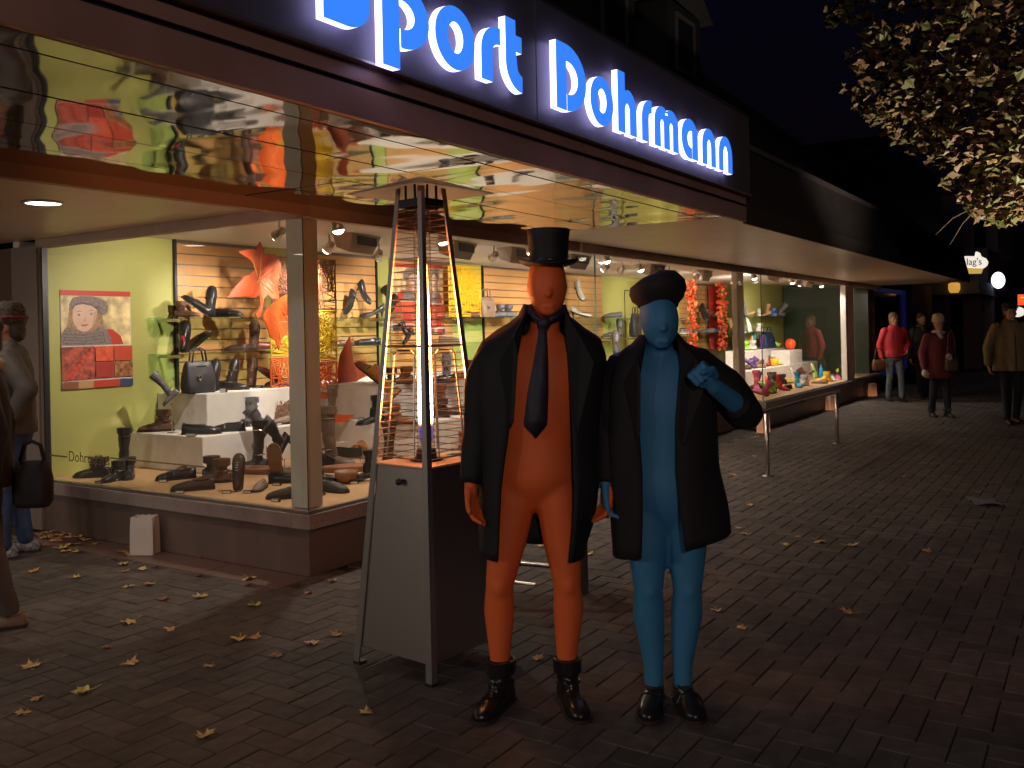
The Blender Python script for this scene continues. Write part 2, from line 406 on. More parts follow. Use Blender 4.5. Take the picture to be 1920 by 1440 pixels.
# dormers (hardly lit, above the sign)
for cx, cz in ((6.2, 5.35), (8.5, 5.6)):
    d = MB().box((cx - .62, .85, cz - .75), (cx + .62, 3.2, cz + .55)).build('dormer', M_black, shop)
    MB().add([(cx - .8, .7, cz + .5), (cx + .8, .7, cz + .5), (cx, .7, cz + 1.05), (cx - .8, 3.4, cz + .5), (cx + .8, 3.4, cz + .5), (cx, 3.4, cz + 1.05)], [(0, 1, 2), (0, 2, 5, 3), (1, 4, 5, 2)]).build('dormer_roof', M_roof, d)
    fr = MB(); x0, x1, z0, z1 = cx - .36, cx + .36, cz - .42, cz + .42
    fr.box((x0, .82, z0), (x1, .849, z0 + .06)).box((x0, .82, z1 - .06), (x1, .849, z1)).box((x0, .82, z0 + .061), (x0 + .06, .849, z1 - .061)).box((x1 - .06, .82, z0 + .061), (x1, .849, z1 - .061))
    fr.build('dormer_frame', mat('frame_grey', (.055, .05, .05), .6), d)
    MB().box((x0 + .06, .835, z0 + .06), (x1 - .06, .848, z1 - .06)).build('dormer_pane', mat('dark_pane', (.01, .01, .012), .1), d)
# wall behind the passage, left of the pillar (seen only in reflections)
bx('passage_wall', (-6.5, 4.2, 0), (.35, 4.3, 2.33), mat('passage_plaster', (.34, .27, .22), .7))

# etched shop name on the left pane
em = font_mesh('Dohrmann', .115); o = put('window_lettering', em, mat('etched_letters', (.22, .20, .07), .6), shop)
o.rotation_euler = (R(90), 0, R(-90)); o.location = (-.004, 2.60, .575)
bx('etched_line', (-.006, 2.62, .60), (-.002, 2.86, .612), mat('etched_letters'))
bx('etched_line', (-.006, .98, .625), (-.002, 2.05, .635), mat('etched_letters'))

# passage downlights; the ones past the left edge are added as fill
for k, (x, y) in enumerate(((-1.1, .99), (-1.1, 2.45), (-2.4, .99), (-2.4, 2.45))):
    t = thing('downlight', ('round recessed lamp lit in the striped passage ceiling beside the left window' if k == 0 else
               ('', 'second', 'third', 'fourth')[k] + ' round passage ceiling lamp, added as fill beyond the left edge of the frame'), 'downlight', (x, y, 2.329), 0, 'passage downlights')
    MB().lathe([(.115, .001), (.118, -.006), (.10, -.012), (.098, .0)], n=32).build('trim_ring', M_alu, t, True)
    MB().lathe([(.0, -.006), (.097, -.006), (.097, -.002), (.0, -.002)], n=32).build('diffuser', mat('downlight_lens', (.8, .8, .75), .5, emit=(1, .88, .68), estr=9), t)
    lamp('SPOT', 'downlight_lamp', (x, y, 2.31), 15, (1, .86, .72), t, aim=(x, y, 0), size=.08, angle=150, blend=.8)

# added shop front across the passage, unseen fill light from the left
opp = thing('added_facing_shop', 'added lit display window for fill light across the passage, left of the frame', 'shop', (-6.6, 0, 0))
def ob(name, a, b, m): return MB().box((a[0] + 6.6, a[1], a[2]), (b[0] + 6.6, b[1], b[2])).build(name, m, opp)
ob('plinth', (-7.0, -1.0, 0), (-6.6, 3.4, .40), M_granite); ob('back_wall', (-8.6, -1.0, .4), (-8.5, 3.4, 2.5), M_white); ob('ceiling', (-8.6, -1.0, 2.5), (-6.6, 3.4, 2.55), M_white)
ob('floor', (-8.5, -1.0, .35), (-7.01, 3.4, .40), M_floor); ob('end_wall', (-8.5, 3.3, .4), (-6.6, 3.4, 2.5), M_green); ob('end_wall', (-8.5, -1.0, .4), (-6.6, -.9, 2.5), M_green); ob('window_pane', (-6.7, -.88, .4), (-6.69, 3.28, 2.5), M_glass)
# added street lamp behind the camera, frontal fill for the figures
sl = thing('fill_street_lamp', 'added street lamp on a grey post behind the camera, frontal fill', 'street lamp', (-11.0, -9.0, 0))
MB().tube([(0, 0, 0), (0, 0, 1), (0, 0, 4.6)], [.08, .06, .045], 12).build('pole', M_dark, sl, True); MB().lathe([(.05, 4.6), (.26, 4.72), (.24, 4.95), (.04, 5.08)], n=18).build('lantern_roof', M_dark, sl, True)
MB().lathe([(.04, 4.60), (.22, 4.69), (.0, 4.70)], n=18).build('lens', mat('lamp_lens', (.8, .8, .7), .4, emit=(1, .8, .55), estr=8), sl)
lamp('POINT', 'fill_street_lamp_light', (-11.0, -9.0, 4.45), 900, (1, .76, .69), sl, size=.15)
# ------------------------------------------------------------------ illuminated sign
M_letter = mat('letter_face', (.02, .12, .6), .4, emit=(.040, .235, 1.0), estr=.78)
M_side = mat('letter_side', (.8, .8, .9), .4, emit=(.52, .48, 1.0), estr=3.0)
sign = thing('shop_sign', 'illuminated blue lettering Sport Dohrmann on the dark canopy board', 'sign', (0, 0, 0))
for x0, x1 in ((-6.5, -3.4), (-3.397, -.285), (-.282, 2.93)):
    MB().box((x0, YF - .065, 2.545), (x1, YF + .02, 3.15)).build('sign_board', M_board, sign, bevel=.004)
MB().box((-6.5, YF - .075, 2.535), (2.94, YF - .0315, 2.544)).build('board_lip', mat('board_lip', (.3, .25, .22), .35, .8), sign)
MB().box((-6.5, YF - .07, 3.152), (2.94, YF + .02, 3.165)).build('board_cap', M_dark, sign)
def arc(cx, cz, rx, rz, a0, a1, n=16):
    return [(cx + rx * math.cos(R(a0 + (a1 - a0) * i / n)), cz + rz * math.sin(R(a0 + (a1 - a0) * i / n))) for i in range(n + 1)]
XH = .252; CAPH = .336; DS = .09
def L_o(w):
    return arc(w / 2, XH / 2 - .002, w / 2, XH / 2 + .006, 0, 360, 40)[:-1], arc(w / 2, XH / 2, w * .20, XH * .26, 0, 360, 28)[:-1]
def L_D(w, H=CAPH, s=.098, foot=0.0):
    cut = .006; t = .085
    return ([(0, foot), (0, H)] + arc(w * .30, H / 2, w * .70, H / 2, 90, -90, 26) + [(s + cut, 0), (s + cut, t)] +
            arc(s + cut + .012, H / 2, w * .34, H / 2 - t, -90, 90, 16) + [(s, H - t), (s, foot)]), None
def L_p(w):
    s = .098; cut = .008; t = .07
    return ([(0, -DS), (0, XH)] + arc(w * .40, XH / 2, w * .60, XH / 2 + .004, 90, -90, 24) + [(s + cut, 0), (s + cut, t)] +
            arc(s + cut + .008, XH / 2, w * .28, XH / 2 - t, -90, 90, 14) + [(s, XH - t), (s, -DS)]), None
def L_a(w):
    s = .098; cut = .008; t = .07
    pts = [(w, 0), (w, XH * .6)] + arc(w * .5, XH * .56, w * .5, XH * .46, 0, 90, 12) + arc(w * .5, XH / 2, w * .5, XH / 2 + .004, 90, 270, 22)
    pts += [(w - s - cut, 0), (w - s - cut, t)] + arc(w - s - cut - .008, XH / 2, w * .24, XH / 2 - t, 270, 90, 14) + [(w - s, XH - t), (w - s, 0)]
    return pts, None
def L_n(w, H=None):
    s = .088; r = w / 2; ir = max(w / 2 - s, .012)
    out = [(0, 0)]
    out += [(0, H), (s, H), (s, XH - .01)] if H else []
    if H: out += arc(r + .01, XH - r, r - .01, r, 90, 0, 12)
    else: out += arc(r, XH - r, r, r, 180, 0, 22)
    out += [(w, 0), (w - s, 0)] + arc(r, XH - r - .01, ir, ir * 1.6, 0, 180, 12) + [(s, 0)]
    return out, None
def L_m(w):
    s = .088; u = (w - s) / 2; out = [(0, 0)]
    out += arc((u + s) / 2, XH - .10, (u + s) / 2, .10, 180, 35, 14) + arc(u + (u + s) / 2, XH - .10, (u + s) / 2, .10, 145, 0, 14)
    ir = (u - s) / 2
    out += [(w, 0), (w - s, 0)] + arc(u + s + ir, XH - .11, ir, .03, 0, 180, 10) + [(u + s, 0), (u, 0)] + arc(s + ir, XH - .11, ir, .03, 0, 180, 10) + [(s, 0)]
    return out, None
def L_r(w):
    s = .085
    return [(0, 0)] + arc(w * .86, XH - .125, w * .86, .125, 180, 90, 14) + [(w, XH), (w, XH - .075)] + arc(w * .95, XH - .115, w * .95 - s, .04, 90, 180, 8) + [(s, 0)], None
def L_t(w):
    s = .083; H = .325
    return ([(0, H), (s, H), (s, XH + .005), (w, XH + .005), (w, XH - .07), (s, XH - .07)] + arc(w + .01, .115, w - s, .04, 180, 260, 8) + [(w, .0)] +
            arc(w, .125, w, .125, 270, 180, 14)), None
def L_S(w):
    H = .42; q = .135
    return ([(0, 0)] + arc(w * .5, .10, w * .5, .10, 270, 360, 10) + arc(w * .5, .135, w * .5, .115, 0, 80, 8) + [(w * .42, .262)] + arc(w * .46, .29, w * .08, .028, 250, 100, 6) +
            [(w * .96, .318), (w * .96, H), (w * .5, H)] + arc(w * .5, H - .12, w * .5, .12, 100, 200, 10) + arc(w * .5, .26, w * .48, .10, 190, 260, 8) + [(w * .52, q + .012), (w * .5, q), (0, q)]), None
def letter(pts, hole, x, z):
    y0 = YF - .135; y1 = YF - .085
    cu = bpy.data.curves.new('l', 'CURVE'); cu.dimensions = '2D'; cu.fill_mode = 'BOTH'
    for pl in (pts, hole):
        if not pl: continue
        sp = cu.splines.new('POLY'); sp.points.add(len(pl) - 1); sp.use_cyclic_u = True
        for i, q in enumerate(pl): sp.points[i].co = (q[0], q[1], 0, 1)
    res = []
    for ext in (.018, .0012):
        cu.extrude = ext
        ob = bpy.data.objects.new('l', cu); COL.objects.link(ob)
        dg = bpy.context.evaluated_depsgraph_get(); dg.update()
        res.append(bpy.data.meshes.new_from_object(ob.evaluated_get(dg))); bpy.data.objects.remove(ob)
    body = put('letter', res[0], M_side, sign); body.rotation_euler = (R(90), 0, 0); body.location = (x, YF - .103, z)
    face = put('letter_face', res[1], M_letter, body); face.location = (0, 0, .0194)
    for q in (.25, .75):
        pass
BZ = 2.622
for f, x0, x1, k in ((L_S, -1.80, -1.56, {}), (L_p, -1.49, -1.207, {}), (L_o, -1.165, -.889, {}), (L_r, -.838, -.688, {}), (L_t, -.642, -.508, {}),
                     (L_D, -.186, .122, {}), (L_o, .170, .435, {}), (L_n, .497, .735, {'H': CAPH + .006}), (L_r, .810, .950, {}), (L_m, .990, 1.357, {}),
                     (L_a, 1.410, 1.687, {}), (L_n, 1.770, 2.022, {}), (L_n, 2.085, 2.356, {})):
    p, h = f(x1 - x0, **k); letter(p, h, x0, BZ)

# ------------------------------------------------------------------ display steps, shelves, lights in the windows
def step(a, b, label):
    c = ((a[0] + b[0]) / 2, (a[1] + b[1]) / 2, a[2]); t = thing('display_step', label, 'display step', c)
    MB().box((a[0] - c[0], a[1] - c[1], 0), (b[0] - c[0], b[1] - c[1], b[2] - a[2])).build('step_block', M_step, t, bevel=.008)
step((.742, 1.94, .411), (2.25, 2.92, .711), 'long low white display step behind the shoes of the left corner window')
step((1.044, 2.253, .712), (2.43, 2.925, 1.031), 'upper white display step carrying the black handbag')
step((2.26, .92, .411), (6.6, 2.92, .711), 'low white display step behind the patio heater')
step((2.45, 1.42, .712), (6.6, 2.9, 1.031), 'upper white display step behind the heater flame')
step((6.8, 1.3, .411), (9.2, 2.9, .711), 'low white display step hidden behind the two costumed men')
step((11.7, 1.14, .411), (16.6, 1.99, .711), 'low white display step in the far window among colourful shoes')
step((13.1, 1.62, .712), (15.8, 1.99, 1.031), 'upper white display step in the far window under the sports bag')
step((14.55, 1.16, .712), (15.45, 1.55, 1.0), 'small raised white display block at the right end of the far window')
def shelf(x0, x1, z, y0=2.56):
    s = bx('glass_shelf', (x0, y0, z - .012), (x1, WY - .02, z), M_shelfglass)
    for x in (x0 + .12, x1 - .12): MB().box((x - .008, y0 + .05, z - .04), (x + .008, WY - .013, z - .013)).build('bracket', M_alu, s)
for a in ((.95, 2.0, 1.70), (.95, 2.36, 1.38), (3.0, 4.0, 1.70), (3.0, 4.45, 1.38), (5.4, 7.0, 1.70), (4.7, 6.3, 1.38), (8.1, 10.6, 1.70), (9.3, 10.6, 1.36), (13.0, 15.6, 1.70), (13.0, 15.6, 1.38)): shelf(*a)
bx('glass_shelf', (12.9, 1.7, 1.69), (16.3, 1.99, 1.70), M_shelfglass); bx('glass_shelf', (12.9, 1.7, 1.37), (14.9, 1.99, 1.38), M_shelfglass)
bx('door_outline', (10.62, WY - .006, .6), (10.635, WY, 2.2), M_dark); bx('door_outline', (10.636, WY - .006, 2.185), (12.2, WY, 2.2), M_dark)

M_housing = mat('lamp_housing_taupe', (.42, .33, .26), .6)
M_lens = mat('spot_lens', (.9, .9, .9), .3, emit=(1, .86, .74), estr=14)
WARM = (1.0, .86, .75)
def spot(x, y, aim, power, label, angle=95, vis=True):
    t = thing('spotlight', label, 'spotlight', (x, y, 2.42), 0, 'spotlights on the shop ceiling')
    d = (Vector(aim) - Vector((x, y, 2.3))).normalized(); h = Vector((0, 0, -.11))
    M = d.to_track_quat('-Z', 'Y').to_matrix().to_4x4(); M.translation = h
    MB().tube([(0, 0, 0), h], .009, 8).build('stem', M_alu, t)
    mb = MB(); mb.lathe([(.0, .055), (.028, .05), (.036, .02), (.05, -.045), (.046, -.045), (.03, .015)], n=18)
    me = mb.mesh('shade'); me.transform(M); put('shade', me, M_alu, t, True)
    mb = MB(); mb.lathe([(.0, -.072), (.02, -.068), (.036, -.055), (.043, -.040), (.03, -.03), (.0, -.03)], n=16)
    me = mb.mesh('bulb'); me.transform(M); put('bulb', me, M_lens, t)
    lamp('SPOT', 'spot_lamp', Vector((x, y, 2.42)) + h + d * .085, power, WARM, t, aim=aim, size=.035, angle=angle, blend=.7)
PW = 100
spots = [(.86, 1.13, (.9, 2.9, 1.2), 'spotlight hanging in front of the big orange leaf'), (1.93, 1.64, (1.7, 2.9, 1.1), 'silver ball spotlight right of the corner post'),
         (3.9, 1.18, (4.4, 2.9, 1.3), 'spotlight just right of the heater reflector'), (5.3, 1.18, (5.6, 2.9, 1.2), 'spotlight hidden behind the top hat man'),
         (6.48, 1.18, (6.6, 2.9, 1.2), 'left of the twin spotlights right of the top hat'), (6.95, 1.18, (7.9, 2.9, 1.2), 'right of the twin spotlights right of the top hat'),
         (8.55, 1.18, (9.6, 2.9, 1.3), 'spotlight above the beret'), (9.62, 1.17, (11.5, 2.9, 1.3), 'spotlight between the beret and the red banner'),
         (11.6, 1.17, (13.9, 2.9, 1.3), 'spotlight at the top of the red banner'), (2.9, 1.9, (3.4, 2.9, 1.2), 'spotlight behind the left heater post')]
for s in spots: spot(s[0], s[1], s[2], PW, s[3])
for k, x in enumerate((.75, 2.0, 3.4, 5.0, 6.8)):  # added lamps hidden by the beam, brightening steps and street
    spot(x, .42 if k < 4 else .85, (x + .3, .05, .0), PW * (.55, .55, .55, .5, .45)[k], 'added front row spotlight number %s from the corner, tucked behind the window beam' % ('one two three four five'.split()[k]), 135)
for k, (x, y, a) in enumerate(((10.2, .45, (10.4, .0, 0)), (11.2, .75, (13.4, 1.9, 1.2)), (12.3, .45, (12.5, .0, 0)), (13.4, .6, (14.2, 1.5, .6)), (14.3, .45, (14.6, .0, 0)))):
    spot(x, y, a, PW * (.6, 1.0, .7, 1.0, .7)[k], ('first second third fourth fifth'.split()[k]) + ' spotlight from the left in the far window', 130)
for k, y in enumerate((-.3, 1.2, 2.7)): spot(-7.3, y, (-4.3, y * .4 + .2, .9), 60, ('first second third'.split()[k]) + ' spotlight of the added facing shop window beyond the left edge', 125)  # lamps of the added facing shop, fill from the left
for k, (x, y, rz) in enumerate(((2.15, 1.5, .2), (3.35, 1.25, .15), (4.35, 1.2, .1), (5.7, 1.2, 0), (8.0, 1.2, 0), (9.95, 1.2, .1), (11.6, .55, .2), (12.9, .55, .1), (14.2, .7, 0))):
    t = thing('ceiling_lamp_box', ('first second third fourth fifth sixth seventh eighth ninth'.split()[k]) + ' taupe angular lamp box from the corner under the shop ceiling', 'lamp box', (x, y, 2.419), rz, 'taupe lamp boxes on the shop ceiling')
    MB().add([(-.26, -.10, 0), (.26, -.10, 0), (.26, .10, 0), (-.26, .10, 0), (-.2, -.04, -.17), (.2, -.04, -.17), (.24, .08, -.12), (-.24, .08, -.12)],
             [(0, 1, 2, 3), (4, 5, 6, 7), (0, 1, 5, 4), (1, 2, 6, 5), (2, 3, 7, 6), (3, 0, 4, 7)]).build('housing', M_housing, t, bevel=.006)
    MB().box((-.17, -.105, -.1), (.17, -.1015, -.02)).build('vent_plate', M_dark, t)

# ------------------------------------------------------------------ posters, leaves, woven panels
CLR = {}
def clr(name, c=(.5, .5, .5), **k): return mat('colour_' + name, c, k.pop('rough', .5), **k)
def poster(x0, z0, w, h, label, flip=1, y=None):
    yy = (WY if y is None else y) - .004
    t = thing('poster', label, 'poster', (x0, yy, z0))
    MB().box((0, -.003, 0), (w, .003, h)).build('sheet', clr('paper', (.72, .66, .58), rough=.3), t)
    lay = [0]
    def X(u): return (u if flip > 0 else 1 - u) * w
    def shape(name, pts, m):
        lay[0] += 1; yy = -.0035 - lay[0] * .0004
        p = [(X(u), v * h) for u, v in pts]
        if flip < 0: p = p[::-1]
        MB().add([(a, yy, b) for a, b in p], [tuple(range(len(p)))]).build(name, m, t)
    def ell(cu, cv, ru, rv, a0=0, a1=360, n=26): return [(cu + ru * math.cos(R(a0 + (a1 - a0) * i / n)), cv + rv * math.sin(R(a0 + (a1 - a0) * i / n))) for i in range(n if a1 - a0 == 360 else n + 1)]
    def rect(a, b, c, d): return [(a, b), (c, b), (c, d), (a, d)]
    red = clr('poster_red', (.55, .05, .03)); org = clr('poster_orange', (.68, .10, .04), vary=.3, vscale=30); knit = mat('poster_knit', (.24, .19, .18), .6, vary=.5, vscale=90)
    shape('backdrop', rect(.01, .44, .99, .945), mat('poster_backdrop', (.72, .58, .30), .4, vary=.55, vscale=9))
    shape('top_band', rect(0, .945, 1, 1), red)
    skn = clr('poster_skin', (.70, .47, .36), vary=.08, vscale=14); kd = mat('poster_knit_dark', (.15, .12, .115), .6, vary=.5, vscale=70)
    shape('hair', [(.12, .86), (.10, .72), (.06, .56), (.16, .52), (.3, .60), (.5, .6), (.60, .62), (.58, .76), (.56, .86)], clr('hair_blond', (.36, .22, .11), vary=.4, vscale=40))
    shape('shoulder', [(.55, .44), (.88, .44), (.84, .53), (.72, .60), (.6, .60)], red)
    shape('neck', [(.24, .54), (.50, .54), (.47, .66), (.24, .68)], clr('poster_skin_shade', (.42, .22, .15)))
    shape('face', [(.165, .80), (.155, .72), (.175, .66), (.225, .605), (.30, .578), (.36, .585), (.43, .625), (.485, .70), (.50, .76), (.50, .84), (.33, .88), (.2, .86)], skn)
    shape('cheek_shade', [(.40, .61), (.485, .70), (.50, .80), (.46, .78), (.44, .69)], clr('poster_cheek', (.58, .34, .25)))
    shape('cap', [(.14, .80), (.12, .86), (.16, .92), (.26, .943), (.44, .943), (.56, .925), (.64, .89), (.665, .83), (.65, .77), (.60, .745), (.545, .755), (.51, .80), (.42, .845), (.30, .86), (.2, .845)], knit)
    shape('cap_edge', [(.14, .80), (.2, .845), (.30, .86), (.42, .845), (.51, .80), (.545, .755), (.55, .77), (.52, .825), (.43, .865), (.30, .88), (.19, .863), (.135, .82)], kd)
    shape('scarf', [(.01, .44), (.0, .56), (.06, .62), (.15, .62), (.24, .585), (.34, .565), (.45, .59), (.54, .63), (.60, .62), (.66, .56), (.70, .50), (.70, .44)], knit)
    for i in range(4): shape('scarf_fold', [(.03, .46 + i * .03), (.3, .448 + i * .03), (.62, .465 + i * .035), (.62, .473 + i * .035), (.3, .458 + i * .03), (.03, .468 + i * .03)], kd)
    for s, ex in ((-1, .245), (1, .415)):
        shape('eye', ell(ex, .752 + s * .004, .032, .009), clr('eye_white', (.62, .58, .56)))
        shape('iris', ell(ex, .752 + s * .004, .012, .0095), clr('iris', (.07, .11, .14)))
        shape('lash', [(ex - .040, .755 + s * .004), (ex, .765 + s * .004), (ex + .040, .757 + s * .004), (ex, .760 + s * .004)], clr('brow', (.22, .13, .08)))
        shape('brow', [(ex - .045, .783 + s * .004), (ex, .798 + s * .006), (ex + .045, .788 + s * .004), (ex, .790 + s * .006)], clr('brow'))
    shape('nose', [(.318, .745), (.345, .69), (.33, .682), (.295, .688), (.315, .70)], clr('nose_shade', (.60, .37, .28)))
    shape('lips', [(.255, .645), (.295, .655), (.315, .651), (.335, .656), (.385, .652), (.33, .632), (.295, .630)], clr('lips', (.52, .16, .15)))
    shape('tile_print', rect(0.0, .09, .45, .425), mat('tile_red_mix', (.42, .08, .05), .5, vary=.8, vscale=22))
    for i in range(9): shape('bead', ell(.05 + i * .045, .10 + i * .032 + .002 * i * i * .3, .026, .02, n=12), clr('bead', (.75, .06, .03)))
    shape('tile_print', rect(.46, .27, .72, .425), org); shape('tile_print', rect(.73, .27, 1, .425), clr('tile_plain', (.55, .07, .03)))
    shape('tile_print', rect(.46, .10, .72, .26), clr('tile_dark', (.42, .04, .03))); shape('tile_print', rect(.73, .10, 1, .26), mat('tile_nut', (.32, .13, .05), .5, vary=.9, vscale=30))
    for i, (a, b, c) in enumerate(((0, .21, (.28, .09, .05)), (.21, .42, (.55, .33, .14)), (.42, .8, (.55, .05, .03)), (.8, 1, (.05, .07, .16)))):
        shape('colour_band', rect(a, 0, b, .075), clr('band%d' % i, c))
poster(.15, 1.115, .64, .815, 'poster of a smiling woman in a grey knit cap on the lime green wall')
poster(4.26, 1.56, .66, .80, 'second poster of the woman in a knit cap, seen through the heater guard', -1, WY - .02)
poster(5.0, 1.5, .28, .88, 'narrow poster with red tiles behind the right heater guard', 1, WY - .02)

def leaf_shape(name, poly, y, m, label, bend=.06, rows=10):
    c = (sum(p[0] for p in poly) / len(poly), y, sum(p[1] for p in poly) / len(poly))
    t = thing(name, label, 'decoration', c)
    mb = MB().prism([(x - c[0], z - c[2]) for x, z in poly], -.006, .006)
    me = mb.mesh('leaf_sheet'); bm = bmesh.new(); bm.from_mesh(me)
    bmesh.ops.triangulate(bm, faces=bm.faces); bmesh.ops.subdivide_edges(bm, edges=bm.edges, cuts=3, use_grid_fill=True)
    for v in bm.verts: v.co.y += bend * math.sin(v.co.x * 9) * .6 + bend * noise.noise(Vector((v.co.x * 3, 0, v.co.z * 3)))
    bm.to_mesh(me); bm.free()
    put('leaf_sheet', me, m, t)
    vb = MB()
    k = max(range(len(poly)), key=lambda i: poly[i][1]); lo = min(range(len(poly)), key=lambda i: poly[i][1])
    for i in range(0, len(poly), 3):
        vb.tube([(0, -.012 - bend * .3, 0), ((poly[i][0] - c[0]) * .8, -.012 - bend * .3, (poly[i][1] - c[2]) * .8)], .004, 5)
    vb.build('leaf_vein', mat('leaf_vein', (.45, .20, .05), .6), t)
LA = [(1.45, 2.35), (1.5, 2.25), (1.62, 2.25), (1.68, 2.16), (1.67, 2.0), (1.69, 1.85), (1.63, 1.85), (1.58, 1.89), (1.51, 1.85), (1.45, 1.73), (1.4, 1.67), (1.37, 1.71), (1.44, 1.79), (1.43, 1.88), (1.33, 1.85), (1.2, 1.86), (1.06, 1.85), (1.13, 1.95), (1.2, 2.03), (1.27, 2.05), (1.37, 2.1), (1.33, 2.16), (1.25, 2.2), (1.17, 2.24), (1.29, 2.27), (1.38, 2.27)]
LB = [(1.41, 1.77), (1.54, 1.84), (1.7, 1.9), (1.74, 1.66), (1.71, 1.54), (1.59, 1.47), (1.55, 1.39), (1.5, 1.47), (1.39, 1.51), (1.35, 1.6), (1.32, 1.67), (1.35, 1.73)]
LC = [(2.77, 1.5), (2.78, 1.39), (2.81, 1.25), (3.04, 1.26), (2.96, 1.17), (3.03, 1.08), (2.86, 1.035), (2.58, 1.035), (2.55, 1.13), (2.6, 1.32), (2.69, 1.42)]
leaf_shape('maple_leaf_decoration', LA, 2.0, mat('leaf_rust', (.46, .075, .02), .55, vary=.3, vscale=6), 'big rust red fabric maple leaf hanging left of the corner post')
leaf_shape('maple_leaf_decoration', LB, 1.9, mat('leaf_orange', (.72, .12, .02), .5, vary=.25, vscale=6), 'bright orange fabric leaf hanging below the big rust red leaf')
leaf_shape('maple_leaf_decoration', LC, 2.2, mat('leaf_rust'), 'rust red maple leaf standing on the white step left of the heater', .03)
leaf_shape('maple_leaf_decoration', [(1.55, .715), (2.2, .70), (2.3, .76), (2.0, .79), (1.7, .76)], 1.72, mat('leaf_orange'), 'orange cloth leaf hanging over the edge of the low white step', .03)
def woven(x0, x1, z0, z1, y, col, label, n=60, r=.006):
    t = thing('woven_panel', label, 'woven panel', ((x0 + x1) / 2, y, z0), 0, 'hanging woven twig panels')
    w = (x1 - x0) / 2; h = z1 - z0; mb = MB(); rr = random.Random(int(x0 * 100 + z0 * 977))
    for a, b in (((-w, 0, 0), (-w, 0, h)), ((w, 0, 0), (w, 0, h)), ((-w, 0, 0), (w, 0, 0)), ((-w, 0, h), (w, 0, h))): mb.tube([a, b], r * 1.3, 6)
    mb.build('frame', mat('twig_' + col[0], col[1], .5), t); mb = MB()
    for i in range(n):
        if rr.random() < .5: a = (-w, rr.uniform(-.012, .012), rr.uniform(0, h)); b = (w, rr.uniform(-.012, .012), min(h, max(0, a[2] + rr.uniform(-.22, .22))))
        else: a = (rr.uniform(-w, w), rr.uniform(-.012, .012), rr.uniform(0, h * .6)); b = (min(w, max(-w, a[0] + rr.uniform(-.15, .15))), rr.uniform(-.012, .012), min(h, a[2] + rr.uniform(.15, .4)))
        mid = ((a[0] + b[0]) / 2 + rr.uniform(-.02, .02), .0, (a[2] + b[2]) / 2)
        mb.tube([a, mid, b], r * rr.uniform(.6, 1.1), 5)
    mb.build('twigs', mat('twig_' + col[0]), t)
YEL = ('yellow', (.80, .52, .02)); ORG = ('orange', (.78, .15, .03)); BRN = ('brown', (.20, .075, .04))
woven(2.005, 2.27, 1.76, 2.22, 1.9, BRN, 'brown woven twig panel at the top of the column right of the corner post', 55, .005)
woven(2.0, 2.265, 1.285, 1.74, 1.9, YEL, 'yellow woven twig panel in the middle of the column right of the corner post')
woven(1.995, 2.26, .93, 1.265, 1.9, ORG, 'orange woven twig panel at the foot of the column right of the corner post', 44)
woven(1.84, 2.10, 1.80, 2.26, 2.3, BRN, 'brown woven twig panel beside the big rust red leaf', 55, .005)
woven(1.82, 2.09, 1.33, 1.62, 2.3, YEL, 'yellow woven twig panel just left of the corner post', 44)
woven(1.81, 2.08, 1.035, 1.31, 2.3, ORG, 'orange woven twig panel just left of the corner post', 40)
woven(5.13, 5.82, 1.72, 2.36, 2.7, YEL, 'large yellow woven panel on the green wall right of the heater', 170, .007)
bx('yellow_sheet', (5.3, 2.80, 1.78), (5.62, 2.815, 2.2), clr('sheet_yellow', (.80, .55, .03)))
t = thing('banner', 'red hanging banner between the two leaf garlands', 'banner', (14.75, 2.8, 1.05))
MB().box((-.33, -.004, 0), (.33, .004, 1.34)).build('cloth', clr('banner_red', (.62, .02, .02), vary=.15, vscale=3), t); MB().tube([(-.36, 0, 1.345), (.36, 0, 1.345)], .012).build('rod', M_alu, t)
for x, lab in ((12.2, 'garland of red and orange leaves left of the red banner'), (13.8, 'garland of red and orange leaves over the right edge of the red banner')):
    t = thing('leaf_garland', lab, 'garland', (x, 2.3, 2.40)); mb = [MB(), MB()]; rr = random.Random(int(x * 10))
    MB().tube([(0, 0, 0), (.03, 0, -.7), (-.02, 0, -1.35)], .006, 5).build('cord', M_dark, t)
    for i in range(230):
        z = -rr.uniform(0, 1.35); c = Vector((rr.uniform(-.13, .13), rr.uniform(-.08, .08), z)); M = Euler((rr.uniform(0, 6), rr.uniform(0, 6), rr.uniform(0, 6))).to_matrix(); s = rr.uniform(.03, .055)
        mb[i % 2].add([c + M @ Vector(q) * s for q in ((0, -1, 0), (.7, -.2, .15), (.3, .2, .0), (0, 1, .2), (-.3, .2, 0), (-.7, -.2, .15))], [(0, 1, 2, 3, 4, 5)])
    tag(mb[0].build('leaves', clr('garland_red', (.62, .04, .02)), t), kind='stuff'); tag(mb[1].build('leaves', clr('garland_orange', (.75, .14, .02)), t), kind='stuff')
